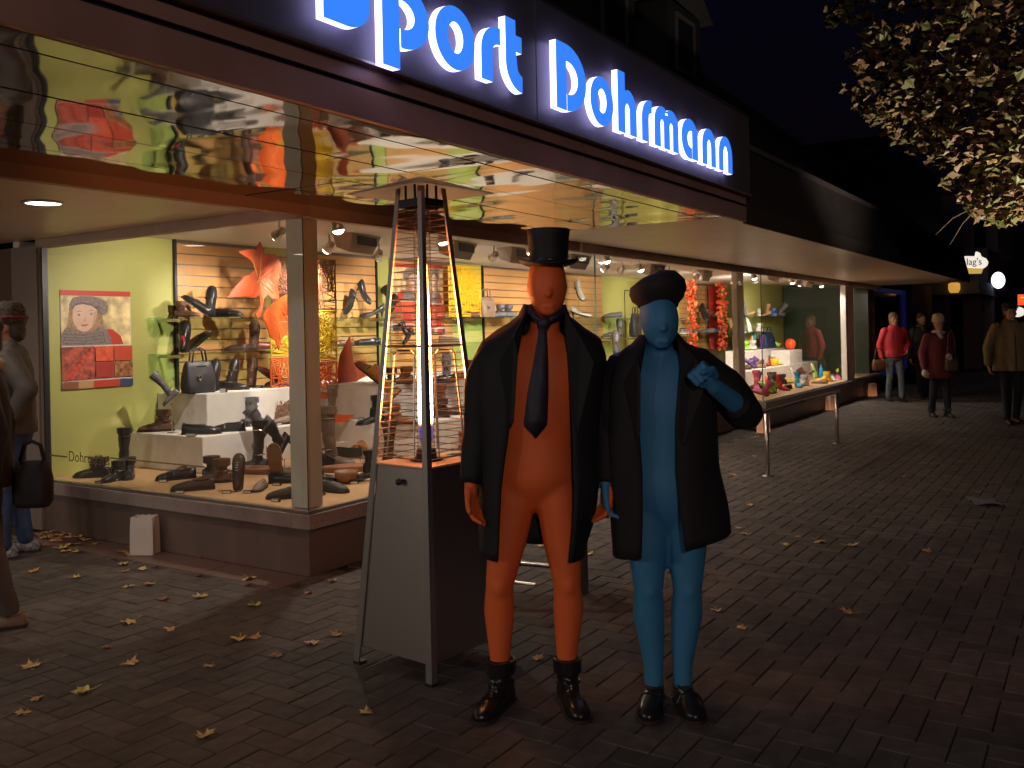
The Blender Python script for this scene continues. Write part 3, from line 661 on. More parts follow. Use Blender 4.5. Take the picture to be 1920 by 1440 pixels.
# ------------------------------------------------------------------ shoes
SC = {'black': ((.018, .017, .018), .3), 'brown': ((.115, .052, .028), .4), 'darkbrown': ((.055, .03, .02), .45), 'blackbrown': ((.028, .02, .017), .35), 'taupe': ((.23, .165, .12), .6),
      'taupebrown': ((.135, .085, .062), .4), 'grey': ((.12, .115, .125), .4), 'burgundy': ((.20, .03, .02), .25), 'cognac': ((.42, .15, .03), .25), 'redbrown': ((.22, .075, .035), .35),
      'darkgreen': ((.035, .04, .03), .5), 'leopard': ((.30, .19, .10), .5), 'white': ((.62, .60, .58), .4), 'blackwhite': ((.20, .20, .21), .45), 'purple': ((.16, .07, .28), .4), 'redlined': ((.018, .017, .018), .3),
      'soleshow': ((.06, .035, .025), .4), 'red': ((.55, .03, .03), .4), 'orange': ((.75, .16, .03), .4), 'pink': ((.65, .10, .25), .4), 'blue': ((.05, .12, .40), .4), 'turquoise': ((.02, .35, .50), .4), 'lime': ((.30, .62, .04), .4), 'yellow': ((.75, .5, .04), .4), 'tan': ((.40, .22, .09), .5)}
M_sole = mat('sole_dark', (.03, .025, .022), .6); M_solebrown = mat('sole_leather', (.22, .10, .05), .5); M_solepale = mat('sole_pale', (.62, .60, .55), .5)
def shoe_mat(c):
    col, r = SC[c]
    return mat('shoe_' + c, col, r, vary=.95 if c in ('leopard', 'blackwhite') else .2, vscale=45 if c in ('leopard', 'blackwhite') else 12)
def shoe_parts(kind):
    """list of (part name, mesh, role); toe along +x, origin under the middle"""
    L = .275; h2 = L / 2; parts = []
    heel = {'pump': .075, 'heel_boot': .06}.get(kind, 0)
    def zb(t): return .014 + heel * max(0, 1 - t / .62) ** 1.0 if heel else .014
    secs = [(0, .026, .062), (.06, .034, .068), (.2, .036, .064), (.38, .037, .058), (.55, .043, .056), (.72, .047, .046), (.86, .043, .036), (.95, .03, .026), (1, .010, .014)]
    if kind == 'pump': secs = [(t, w * .88, h * (.9 if t < .3 else .62 if t < .6 else .9)) for t, w, h in secs]
    up = MB(); rings = []
    for t, w, h in secs:
        x = -h2 + t * L; b = zb(t); ring = []
        for j in range(16):
            a = 2 * math.pi * j / 16; c, s = math.cos(a), math.sin(a)
            ring.append((x, math.copysign(abs(c) ** .7, c) * w, b + (h * (abs(s) ** .85) if s > 0 else -.006 * abs(s))))
        rings.append(ring)
    up.loft(rings)
    H = {'ankle_boot': .17, 'fur_boot': .15, 'heel_boot': .22, 'tall_boot': .42}.get(kind)
    if H:
        pr = [(.10, .047, .036, .02), (H * .5, .044, .038, .004), (H, .052 + H * .03, .046 + H * .02, -.004)]
        up.loft([[(-h2 + .075 + dx + rx * math.cos(2 * math.pi * j / 14), ry * math.sin(2 * math.pi * j / 14), heel + z) for j in range(14)] for z, rx, ry, dx in [(.03, .055, .036, .02)] + pr])
        me = fuse(up, .0075, 3)
        if kind in ('tall_boot', 'fur_boot', 'ankle_boot'): wrinkle(me, .006, 30, .3, .06)
    else:
        me = up.mesh('upper')
        for p in me.polygons: p.use_smooth = True
    parts.append(('upper', me, 'upper'))
    # sole: outline extruded, with heel
    out = [(-h2 - .004 + t * (L + .01), (w + .004)) for t, w, h in secs]
    poly = [(x, w) for x, w in out] + [(x, -w) for x, w in out[::-1]]
    n = len(poly); th = .018 if kind in ('sneaker', 'fur_boot') else .011
    vs = []
    for k in (0, 1):
        for i, (x, w) in enumerate(poly):
            t = min(max((x + h2) / L, 0), 1); vs.append((x, w, zb(t) - .013 + (th if k else 0)))
    parts.append(('sole', MB().add(vs, [tuple(range(n))[::-1], tuple(range(n, 2 * n))] + [(i, (i + 1) % n, n + (i + 1) % n, n + i) for i in range(n)]).mesh('sole'), 'sole'))
    if heel:
        parts.append(('heel', MB().loft([[(-h2 + .03 + r * math.cos(2 * math.pi * j / 10) * 1.0, r * math.sin(2 * math.pi * j / 10), z) for j in range(10)] for r, z in ((.010 if kind == 'pump' else .02, 0), (.011 if kind == 'pump' else .022, .03), (.026, heel + .004))]).mesh('heel'), 'sole'))
    if H:
        top = heel + H
        cx = -h2 + .071
        if kind in ('fur_boot',):
            mb = MB(); rr = random.Random(4)
            for i in range(90):
                a = rr.uniform(0, 6.28); z = top - rr.uniform(-.012, .05); q = Vector((cx + .06 * math.cos(a), .052 * math.sin(a), z))
                mb.tube([q, q + Vector((math.cos(a) * .02, math.sin(a) * .02, rr.uniform(-.02, .015)))], [.006, .001], 4)
            parts.append(('fur_trim', mb.mesh('fur_trim'), 'fur'))
        else:
            rx, ry = .054 + H * .03, .048 + H * .02
            parts.append(('cuff', MB().loft([[(cx + a * rx * math.cos(2 * math.pi * j / 16), a * ry * math.sin(2 * math.pi * j / 16), top + z) for j in range(16)] for a, z in ((1.0, -.05), (1.07, -.045), (1.07, .004), (.9, .004), (.88, -.03))]).mesh('cuff'), 'upper'))
        parts.append(('lining', MB().loft([[(cx + a * math.cos(2 * math.pi * j / 16), a * .85 * math.sin(2 * math.pi * j / 16), top + .0045 - (.003 if a < .03 else 0)) for j in range(16)] for a in (.046 + H * .02, .02)]).mesh('lining'), 'lining'))
        if kind in ('ankle_boot', 'tall_boot'):
            mb = MB()
            for z in ((.085,) if kind == 'ankle_boot' else (.12, .34)):
                mb.tube([(cx + (.05 + z * .02) * math.cos(2 * math.pi * j / 16), (.0445 + z * .018) * math.sin(2 * math.pi * j / 16), z) for j in range(17)], .005, 5, False)
            parts.append(('strap', mb.mesh('strap'), 'strap'))
    else:
        # opening with lining and a rolled edge
        ring = []; n = 20
        for j in range(n):
            a = 2 * math.pi * j / n; t = .27 + .24 * math.cos(a); x = -h2 + t * L
            hh = .066 - .012 * t / .5 if kind != 'pump' else .060 - .035 * max(0, t - .1) / .4
            wy = (.027 if kind != 'pump' else .025) * math.sin(a); z = zb(t) + hh * (1 - .12 * abs(math.sin(a))) + .003
            ring.append((x, wy, z))
        parts.append(('lining', MB().loft([ring, [(x * .9 - .005, y * .6, z - .004) for x, y, z in ring]]).mesh('lining'), 'lining'))
        parts.append(('collar', MB().tube(ring + [ring[0]], .0045, 6, False).mesh('collar'), 'upper'))
        if kind == 'sneaker':
            mb = MB()
            for i in range(4):
                t = .52 + .07 * i; x = -h2 + t * L; mb.tube([(x, -.026, .058 - i * .004), (x + .008, 0, .073 - i * .005), (x, .026, .058 - i * .004)], .0035, 5)
            parts.append(('laces', mb.mesh('laces'), 'lace'))
        elif kind == 'loafer':
            t = .58; x = -h2 + t * L; parts.append(('strap', MB().tube([(x, -.044, .03), (x, -.03, .058), (x, 0, .068), (x, .03, .058), (x, .044, .03)], .007, 5).mesh('strap'), 'strap'))
    return parts
PROTO = {k: shoe_parts(k) for k in ('loafer', 'sneaker', 'pump', 'ankle_boot', 'fur_boot', 'heel_boot', 'tall_boot')}
M_lin = mat('shoe_lining', (.05, .035, .028), .7); M_linred = mat('shoe_lining_red', (.5, .02, .03), .6); M_linpale = mat('shoe_lining_pale', (.5, .45, .38), .7); M_fur = mat('shoe_fur', (.12, .10, .085), .9); M_chrome = mat('chrome', (.8, .78, .75), .12, 1)
def make_shoe(kind, x, y, z, yaw, pose, s, colour, label, group='shoes on display in the shop windows', name=None, cat=None):
    parts = PROTO[kind]
    t = thing(name or ('boot' if 'boot' in kind else 'shoe'), label, cat or ('boot' if 'boot' in kind else 'shoe'), (x, y, z), 0, group)
    pitch = {'': 0, 'up': -80, 'lean': -38, 'stand': 42, 'lie': 0}[pose]
    if pose == 'up' and colour not in ('soleshow', 'taupe'): yaw += 180
    if pose == 'up' and 'boot' in kind: pitch = -30
    M = Matrix.Rotation(R(yaw), 4, 'Z') @ Matrix.Rotation(R(pitch), 4, 'Y')
    if pose == 'lie': M = M @ Matrix.Rotation(R(88), 4, 'X')
    M = M @ Matrix.Scale(s, 4)
    zm = min((M @ v.co).z for p in parts[:2] for v in p[1].vertices)
    t.rotation_euler = M.to_euler(); t.scale = (s, s, s); t.location.z = z - zm + .0015
    um = shoe_mat(colour)
    for nm, me, role in parts:
        o = bpy.data.objects.new(nm, me); COL.objects.link(o); o.parent = t
        m = {'upper': um, 'sole': M_solebrown if colour == 'soleshow' else M_solepale if (kind == 'sneaker' and colour in ('white', 'blackwhite', 'pink', 'lime', 'blue', 'red', 'orange')) else M_sole,
             'lining': M_linred if colour == 'redlined' else M_linpale if colour in ('taupe', 'white', 'burgundy', 'cognac') else M_lin, 'lace': M_linpale if colour != 'black' else M_sole, 'strap': M_chrome if colour in ('blackbrown',) else um, 'fur': M_fur}[role]
        if not me.materials: me.materials.append(m)
        o.material_slots[0].link = 'OBJECT'; o.material_slots[0].material = m
    return t
def short(s):
    w = s.split()[:16]
    while w[-1] in ('the', 'a', 'of', 'in', 'on', 'at', 'by', 'with', 'and', 'from', 'to', 'its', 'left', 'right', 'white', 'black', 'big', 'under', 'beside', 'behind', 'end', 'wood', 'glass', 'upper', 'lower', 'low', 'corner'): w.pop()
    return ' '.join(w)
def surface(x, y):
    if x < 2.25 and .742 < x and y > 1.94: return 1.032 if x > 1.044 and y > 2.253 else .712
    if 2.26 < x < 6.6 and y > .92: return 1.032 if x > 2.45 and y > 1.42 else .712
    return .411
SHOES = [
('fur_boot',0.223,2.654,0.410,123,'',1,'black','black fur topped ankle boot nearest the glass corner by the green wall'),
('tall_boot',0.482,2.685,0.410,123,'',0.85,'black','tall black boot with fur cuff behind the ankle boots at the green wall'),
('ankle_boot',0.185,2.312,0.410,193,'',0.85,'black','narrow black ankle boot in the middle of the green wall group'),
('ankle_boot',0.325,2.318,0.410,228,'',0.9,'black','black ankle boot on the right of the green wall group'),
('loafer',0.462,1.911,0.410,148,'',1.05,'black','black slip on shoe on the wood floor in front of the low white step'),
('ankle_boot',0.801,2.141,0.410,143,'',0.95,'brown','brown ankle boot standing behind the black slip on shoe'),
('loafer',0.884,2.098,0.410,213,'up',1,'taupe','taupe shoe stood on its heel with the sole to the street'),
('sneaker',0.197,1.366,0.410,138,'',1.05,'darkbrown','dark brown lace up shoe lying close to the window pane'),
('tall_boot',1.146,1.813,0.410,133,'',0.92,'blackbrown','black riding boot with two buckles in front of the low step'),
('heel_boot',1.245,1.750,0.558,133,'stand',1,'grey','grey leather heeled ankle boot held toe down on a rod'),
('sneaker',0.418,0.912,0.410,211,'',0.75,'taupe','small taupe lace up shoe pointing its toe to the glass'),
('loafer',0.668,1.025,0.410,208,'up',1.05,'soleshow','shoe showing its brown sole left of the corner post'),
('loafer',0.747,0.972,0.410,313,'',1,'black','black low shoe half hidden behind the corner post'),
('sneaker',0.282,0.480,0.410,133,'',1,'darkbrown','brown shoe touching the foot of the corner post'),
('heel_boot',1.020,1.300,0.503,143,'stand',0.85,'black','black laced shoe tilted on a rod beside the corner post'),
('ankle_boot',0.862,2.707,0.711,133,'',1.05,'brown','brown fur lined boot at the left end of the low white step'),
('heel_boot',1.234,2.828,0.711,128,'up',0.95,'black','black ankle shoe tipped upright on the low white step'),
('loafer',0.883,2.127,0.711,308,'',1.1,'black','black moccasin on the front edge of the low white step'),
('tall_boot',0.838,2.450,0.937,143,'stand',0.6,'grey','grey short boot raised on a rod at the left of the upper step'),
('heel_boot',1.463,2.247,0.711,113,'',0.9,'grey','grey heeled shoe under the fur handbag on the low step'),
('loafer',1.389,2.315,0.711,128,'',0.9,'black','black low shoe with silver buckle on the low step'),
('loafer',1.378,2.549,1.031,208,'up',0.98,'black','black loafer stood upright against the black handbag'),
('loafer',1.538,2.502,1.031,303,'',1,'black','black moccasin lying right of the black handbag'),
('loafer',1.890,2.640,1.031,211,'up',1,'brown','brown loafer stood upright on the upper white step'),
('loafer',1.996,2.543,1.031,158,'lean',1,'burgundy','burgundy loafer leaning with its toe in the air'),
('loafer',2.088,2.504,1.031,133,'',0.9,'taupe','grey shoe with pale lining at the end of the upper step'),
('loafer',1.302,2.720,1.704,133,'lean',1,'black','black pump leaning left on the upper glass shelf'),
('loafer',1.492,2.720,1.704,211,'up',1,'black','black pump stood upright on the upper glass shelf'),
('loafer',1.676,2.720,1.704,303,'',1,'redlined','black shoe with red lining lying on the upper glass shelf'),
('loafer',1.197,2.720,1.384,215,'up',1,'redlined','black strap shoe with red lining stood upright on the lower shelf'),
('loafer',1.365,2.720,1.384,293,'lean',1,'brown','brown shoe leaning on the red lined strap shoe'),
('loafer',1.756,2.720,1.384,123,'',0.75,'darkbrown','left small dark brown shoe on the lower shelf'),
('loafer',1.872,2.720,1.384,128,'',0.75,'darkbrown','right small dark brown shoe beside the upright loafer on the shelf'),
('loafer',1.997,2.720,1.384,211,'up',1,'brown','brown loafer stood upright on the lower glass shelf'),
('pump',3.376,2.720,1.732,93,'stand',0.95,'black','black high heel hanging toe down on a chrome rod'),
('pump',3.552,2.720,1.840,273,'stand',0.95,'black','black high heel hung over the top of a chrome rod'),
('pump',3.707,2.720,1.704,128,'',1,'black','black court shoe flat on the glass shelf left of the heater'),
('loafer',3.628,2.720,1.384,133,'',1,'black','upper black ballerina with bow behind the heater post'),
('loafer',3.537,2.720,1.384,125,'',1.05,'black','lower black ballerina with ring buckle left of the heater post'),
('tall_boot',2.108,1.883,0.711,121,'',0.78,'taupe','taupe slouch boot hidden partly by the corner post'),
('tall_boot',2.612,2.185,0.711,308,'',0.78,'taupe','taupe slouch boot pointing right on the white step'),
('tall_boot',1.546,1.233,0.410,298,'',1.15,'taupebrown','tall brown grey leather boot with folded cuff near the corner post'),
('tall_boot',1.921,1.487,0.410,118,'lie',1,'cognac','cognac leather boot lying on its side near the white step'),
('sneaker',0.604,0.384,0.410,273,'',1,'darkgreen','dark laced winter boot just right of the corner post'),
('ankle_boot',0.866,0.724,0.410,323,'',0.9,'black','black boot squeezed beside the corner post'),
('heel_boot',1.057,0.493,0.410,133,'',0.8,'black','black heeled shoe at the heater foot behind the glass'),
('loafer',2.453,1.681,1.031,103,'lean',1.15,'redbrown','red brown shoe leaning beside the maple leaf on the step'),
('ankle_boot',2.671,1.469,1.031,133,'',0.95,'redbrown','red brown ankle boot seen left of the heater flame'),
('ankle_boot',2.507,1.456,1.031,203,'',0.9,'darkbrown','dark brown boot seen behind the left heater guard'),
('ankle_boot',2.175,1.051,0.711,293,'',1,'redbrown','brown laced boot on the low step behind the heater'),
('tall_boot',2.422,1.350,0.830,133,'stand',0.8,'cognac','brown tall boot held on a rod behind the heater guard'),
('heel_boot',1.999,1.253,0.711,128,'',0.9,'black','black pointed shoe at the low step edge left of the heater'),
('tall_boot',1.576,0.752,0.410,133,'',0.9,'darkbrown','dark brown tall boot seen through the lower heater guard'),
('sneaker',1.813,0.799,0.410,123,'',1,'leopard','leopard print lace shoe seen through the heater guard'),
('sneaker',1.570,0.764,0.410,143,'',1,'leopard','second leopard print shoe nearest the heater foot'),
('sneaker',3.236,1.332,1.031,211,'up',1,'blackwhite','black and white lace up shoe stood upright behind the heater'),
('loafer',2.915,1.155,1.031,128,'',1,'black','black shoe lying under the upright lace up shoe'),
('loafer',3.429,1.315,1.031,123,'',1,'redbrown','brown shoe on the step right of the heater flame'),
('heel_boot',3.119,1.286,0.711,243,'',1,'redbrown','red brown heeled ankle boot on the step right of the flame'),
('loafer',3.057,1.128,0.711,123,'',1,'darkbrown','dark brown shoe lying in front of the red brown heeled boot'),
('ankle_boot',2.872,0.948,0.410,123,'',1,'redbrown','brown boot close to the orange figure behind the heater'),
('loafer',5.169,2.720,1.384,303,'',1.05,'taupe','taupe low shoe on the lower shelf behind the heater'),
('heel_boot',4.357,2.720,1.368,113,'stand',0.75,'black','black ankle shoe on a rod over the lower shelf behind the heater'),
('heel_boot',4.077,2.720,1.722,93,'stand',0.9,'black','black heeled boot on a rod under the poster behind the heater'),
('ankle_boot',6.212,2.720,1.704,128,'',0.95,'grey','left grey suede boot beside the taupe handbag on the shelf'),
('ankle_boot',6.409,2.720,1.704,128,'',0.95,'grey','right grey suede boot beside the taupe handbag on the shelf'),
('loafer',5.613,2.720,1.704,123,'',0.9,'redbrown','reddish shoe on the shelf left of the taupe handbag'),
('pump',8.628,2.720,1.704,313,'',1.2,'white','white strappy sandal flat on the shelf behind the top hat'),
('pump',8.550,2.720,1.951,243,'stand',1.2,'white','white strappy sandal hung up above its pair'),
('loafer',9.710,2.720,1.704,123,'',1.15,'grey','grey sandal on the upper shelf between the two costumed men'),
('loafer',9.694,2.720,1.384,123,'',1.15,'grey','grey sandal on the lower shelf between the two costumed men'),
('loafer',9.976,2.720,1.384,211,'up',1.1,'grey','grey sandal stood upright between the two costumed men'),
('sneaker',8.976,2.300,1.113,211,'up',1.3,'grey','blue grey shoe stood upright over the shoulder of the orange man'),
('sneaker',13.026,2.720,1.384,303,'',1.2,'blackwhite','black and white shoe by the red leaf garland on the left'),
('pump',13.838,2.720,1.613,243,'stand',1.3,'black','black shoe tilted between the two leaf garlands'),
('pump',14.513,2.720,1.704,273,'',1.3,'grey','grey shoe on the shelf before the red banner'),
('loafer',14.029,2.720,1.384,123,'',1.2,'grey','grey shoe on the lower shelf before the red banner'),
('loafer',14.813,2.720,1.384,303,'',1.2,'purple','purple shoe on the lower shelf by the right garland'),
('ankle_boot',0.48,1.50,0.411,140,'',1,'brown','brown ankle boot on the wood floor before the low white step'),
('ankle_boot',0.66,1.62,0.411,320,'',1,'darkbrown','dark brown ankle boot turned away beside a brown ankle boot'),
('sneaker',0.95,1.22,0.411,100,'',1,'taupe','taupe trainer between the wood slice and the window pane'),
('loafer',1.28,1.20,0.411,150,'lean',1,'blackbrown','black brown shoe leaning on the wood floor near the corner'),
('heel_boot',1.62,1.62,0.411,200,'',1,'black','black heeled boot in front of the corner of the low step'),
('sneaker',0.35,1.05,0.411,215,'up',.9,'darkbrown','dark brown lace up shoe stood upright near the left pane'),
('loafer',1.12,2.08,0.712,130,'',1,'black','black shoe in the middle of the low white step'),
('ankle_boot',1.80,2.08,0.712,160,'',1,'taupe','taupe ankle boot at the right of the low white step'),
('loafer',1.66,2.62,1.032,190,'up',1,'blackbrown','black brown loafer stood upright behind the black moccasin'),
('sneaker',2.28,2.48,1.032,210,'',1,'brown','brown trainer at the right end of the upper white step'),
('ankle_boot',2.75,1.12,0.712,140,'',1,'darkbrown','dark brown boot on the low step edge behind the heater post'),
('loafer',3.30,1.06,0.712,300,'',1,'taupe','taupe shoe on the low step edge right of the flame'),
('sneaker',3.85,1.12,0.712,130,'',1,'brown','brown trainer on the low step edge behind the orange man'),
('ankle_boot',4.40,1.15,0.712,200,'',1,'redbrown','red brown boot on the low step hidden by the black coat'),
('tall_boot',2.62,.52,0.411,150,'',.9,'brown','brown tall boot on the floor behind the heater deck'),
('loafer',3.15,.50,0.411,300,'',1,'black','black shoe on the floor behind the right heater guard'),
('sneaker',2.15,.48,0.411,120,'',1,'darkbrown','dark brown trainer on the floor left of the heater deck'),
('ankle_boot',3.95,1.62,1.032,140,'',1,'brown','brown boot on the upper step behind the right heater post'),
('heel_boot',4.50,1.66,1.032,200,'',1,'darkbrown','dark brown heeled boot on the upper step by the yellow panel'),
('loafer',5.10,1.60,1.032,130,'lean',1,'taupe','taupe shoe leaning on the upper step behind the orange shoulder'),
('loafer',3.20,2.72,1.384,150,'',1,'brown','brown shoe on the lower shelf above the rust red leaf'),
('loafer',6.55,2.72,1.704,170,'',1,'taupe','taupe shoe on the shelf right of the grey suede boots'),
('ankle_boot',1.22,2.72,1.704,300,'',.8,'brown','small brown boot at the left end of the upper glass shelf'),
('loafer',2.18,2.72,1.384,330,'',1,'burgundy','burgundy shoe at the right end of the lower glass shelf'),

]
for kind, x, y, z, yaw, pose, s, colour, label in SHOES:
    y = min(y, 2.80)
    make_shoe(kind, x, y, z, yaw, pose, s * 1.03, colour, label)
    if pose == 'stand':
        zs_ = surface(x, y)
        if y > 2.6: zs_ = 1.702 if z > 1.69 else 1.382 if z > 1.36 else zs_
        zs_ = min(zs_, z - .01)
        t = thing('display_rod', short('chrome display rod under the ' + label), 'display rod', (x, y, zs_))
        MB().tube([(0, 0, .004), (0, 0, z - zs_ + .03)], .004, 6).build('rod', M_chrome, t); MB().lathe([(.045, 0), (.045, .004), (.005, .006)], n=16).build('foot', M_chrome, t)
# far window: small colourful shoes
rr = random.Random(11); cols = ['white', 'grey', 'blue', 'red', 'orange', 'pink', 'tan', 'black', 'brown', 'turquoise', 'lime', 'yellow', 'purple', 'burgundy', 'blackwhite']
ordn = 'first second third fourth fifth sixth seventh eighth ninth tenth eleventh twelfth thirteenth fourteenth'.split()
rows = [('far window front row', .411, .35, 9.8, 15.8, 14), ('far window second row', .411, .85, 11.0, 15.6, 11), ('far window low step', .712, 1.38, 12.3, 14.5, 9), ('far window upper step', 1.032, 1.80, 13.5, 15.6, 8), ('far window lower shelf', 1.381, 1.84, 13.0, 14.8, 5), ('far window upper shelf', 1.701, 1.84, 13.2, 16.1, 7)]
for place, z, y, x0, x1, n in rows:
    for i in range(n):
        x = x0 + (x1 - x0) * (i + rr.uniform(.3, .7)) / n
        kind = rr.choice(['sneaker', 'sneaker', 'loafer', 'ankle_boot', 'heel_boot', 'pump'])
        c = cols[(i * 4 + int(z * 10) + rr.randint(0, 2)) % len(cols)]
        if z > 1.3: c = rr.choice(['white', 'grey', 'tan', 'blue'])
        pose = rr.choice(['', '', '', 'up', 'lean'])
        make_shoe(kind, x, y + rr.uniform(-.1, .1) * (1 if z < 1 else .4), z, rr.choice([100, 123, 160, 200, 300, 215]), pose, rr.uniform(.95, 1.2), c,
                  '%s %s %s, %s from left, %s' % ({'blackwhite': 'black and white'}.get(c, c), {'sneaker': 'trainer', 'loafer': 'slip on shoe', 'ankle_boot': 'ankle boot', 'heel_boot': 'heeled boot', 'pump': 'court shoe'}[kind],
                                                         {'': 'lying flat', 'up': 'stood upright', 'lean': 'leaning'}[pose], ordn[i], place), 'colourful shoes in the far window')
# other goods in the far window
def ball(x, y, z, r, c, label):
    t = thing('ball', label, 'ball', (x, y, z + r)); MB().ell((0, 0, 0), (r, r, r), 20, 14).build('skin', clr('ball_' + c[0], c[1], rough=.3), t, True)
    mb = MB()
    for q in range(2): mb.tube([Matrix.Rotation(q * 1.57, 3, 'Z') @ Vector((r * 1.002 * math.cos(a * .2618), 0, r * 1.002 * math.sin(a * .2618))) for a in range(25)], .004, 4, False)
    mb.build('seam', M_dark, t)
ball(15.1, 1.3, 1.002, .115, ('orange', (.85, .10, .02)), 'shiny orange ball in the far window'); ball(15.72, 1.72, 1.034, .06, ('red', (.75, .06, .03)), 'small red ball left of the orange ball in the far window')
def bottle(x, y, z, h, c, label):
    t = thing('bottle', label, 'bottle', (x, y, z)); MB().lathe([(.035, 0), (.038, .02), (.038, h * .7), (.015, h * .85), (.015, h)], n=14).build('flask', clr('bottle_' + c[0], c[1], rough=.3), t, True); MB().lathe([(.02, h), (.02, h + .03), (.0, h + .032)], n=12).build('cap', M_dark, t)
bottle(14.75, .6, .411, .30, ('blue', (.01, .30, .62)), 'bright blue drinking bottle in the far window'); bottle(15.3, .4, .411, .2, ('green', (.30, .70, .03)), 'lime green flask near the right post of the far window')
def tub(x, y, z, c, label):
    t = thing('beach_bucket', label, 'bucket', (x, y, z)); MB().lathe([(.06, 0), (.085, .15), (.078, .15), (.055, .01)], n=16).build('pail', clr('pail_' + c[0], c[1]), t, True); MB().tube([(-.08, 0, .14), (0, 0, .21), (.08, 0, .14)], .005, 5).build('handle', M_solepale, t)
tub(13.85, 1.26, .712, ('yellow', (.85, .55, .03)), 'yellow and pink bucket on the white step of the far window'); tub(12.9, 1.18, .412, ('orange', (.85, .16, .03)), 'orange bucket at the front of the far window')

# ------------------------------------------------------------------ bags
def handbag(x, y, z, yaw, w, d, h, m, label, fur=False):
    t = thing('handbag', label, 'handbag', (x, y, z), R(yaw))
    rings = []
    for k, (zz, sw, sd) in enumerate(((0, .94, .9), (.06, 1, 1), (h * .55, .98, .85), (h * .9, .86, .5), (h, .80, .22))):
        rings.append([(math.copysign(abs(math.cos(2 * math.pi * j / 24)) ** .35, math.cos(2 * math.pi * j / 24)) * w / 2 * sw, math.copysign(abs(math.sin(2 * math.pi * j / 24)) ** .5, math.sin(2 * math.pi * j / 24)) * d / 2 * sd, zz) for j in range(24)])
    mb = MB().loft(rings); me = mb.mesh('bag_body'); 
    bm = bmesh.new(); bm.from_mesh(me); bmesh.ops.subdivide_edges(bm, edges=bm.edges, cuts=2, use_grid_fill=True); bm.to_mesh(me); bm.free()
    for p in me.polygons: p.use_smooth = True
    wrinkle(me, .010, 9, x)
    put('bag_body', me, m, t)
    for s in (-1, 1): MB().tube([(-w * .25, s * d * .12, h * .95), (-w * .2, s * d * .16, h + .09), (0, s * d * .18, h + .115), (w * .2, s * d * .16, h + .09), (w * .25, s * d * .12, h * .95)], .008, 6).build('handle', m, t, True)
    if fur:
        mb = MB(); rr = random.Random(5)
        for i in range(420):
            a = rr.uniform(0, 6.28); zz = rr.uniform(.02, h * .9); q = Vector((w * .5 * math.copysign(abs(math.cos(a)) ** .35, math.cos(a)), d * .5 * math.copysign(abs(math.sin(a)) ** .5, math.sin(a)) * (1 - zz / h * .5), zz))
            mb.tube([q, q + Vector((math.cos(a) * .012, math.sin(a) * .02, -.03))], [.005, .0008], 3)
        tag(mb.build('fur', m, t), kind='stuff')
    else:
        MB().ell((-w * .14, -d * .5, h * .5), (.022, .012, .03), 10, 6).build('metal_tag', M_chrome, t, True); MB().box((-.05, -d * .30, h * .83), (.05, -d * .26, h * .85)).build('zip_tab', M_chrome, t)
handbag(1.13, 2.47, 1.032, 4, .32, .15, .28, mat('bag_black', (.025, .024, .028), .5), 'soft black handbag with silver tag on the upper white step')
handbag(1.95, 2.30, .712, -4, .30, .16, .24, mat('bag_fur', (.16, .09, .055), .9, vary=.5, vscale=40), 'brown fur handbag beside the corner post', True)
handbag(5.98, 2.72, 1.702, 3, .34, .14, .27, mat('bag_taupe', (.26, .17, .115), .5), 'taupe handbag on the shelf left of the top hat man')
handbag(10.35, 2.6, 1.37, 0, .30, .14, .40, mat('bag_black'), 'black shoulder bag hanging behind the beret man')
handbag(15.15, 1.8, 1.034, 0, .62, .22, .34, mat('bag_navy', (.02, .035, .10), .5), 'dark blue sports bag on the upper step of the far window')
# coconut bowl, wooden boards, price blocks
t = thing('wooden_bowl', 'brown wooden bowl lying behind the laced boot near the corner', 'bowl', (.93, .55, .412)); MB().lathe([(.0, 0), (.05, .004), (.085, .05), (.09, .09), (.082, .09), (.05, .02), (.0, .012)], n=24).build('bowl_shell', mat('coconut', (.25, .11, .05), .45, vary=.3), t, True)
MB().lathe([(.04, -.0), (.045, .006), (.03, .008)], n=20).build('foot_ring', mat('coconut'), t)
def plank(x, y, yaw, label):
    t = thing('wood_slice', label, 'wood slice', (x, y, .411), R(yaw)); MB().lathe([(.24, 0), (.25, .01), (.25, .04), (.23, .045)], n=26, sx=1, sy=.42).build('slice_body', mat('bark_wood', (.20, .085, .05), .55, vary=.3), t); MB().lathe([(.228, .0455), (.0, .047)], n=26, sx=1, sy=.42).build('cut_face', mat('cut_wood', (.33, .15, .09), .5, vary=.25), t)
plank(1.0, 1.55, 110, 'oval wood slice under the tall black riding boot'); plank(1.42, .95, -40, 'oval wood slice under the brown grey boot near the corner')
rr = random.Random(21)
price_me = MB().box((-.03, -.012, 0), (.03, .012, .022)).mesh('price_block'); face_me = MB().box((-.026, -.0135, .004), (.026, -.0122, .018)).mesh('digits')
price_me.materials.append(M_sole); face_me.materials.append(mat('price_face', (.6, .58, .55), .4))
for kind, x, y, z, yaw, pose, s, colour, label in SHOES:
    if y > 2.6 or pose == 'stand' or x > 3: continue
    q = Vector((x, y, 0)) - FW * .13 - RT * .05
    t = thing('price_block', short('small price block beside the ' + label), 'price tag', (q.x, q.y, surface(q.x, q.y)), R(-57 + rr.uniform(-20, 20)), 'price blocks beside the shoes')
    for nm, me in (('block', price_me), ('digits', face_me)):
        o = bpy.data.objects.new(nm, me); COL.objects.link(o); o.parent = t
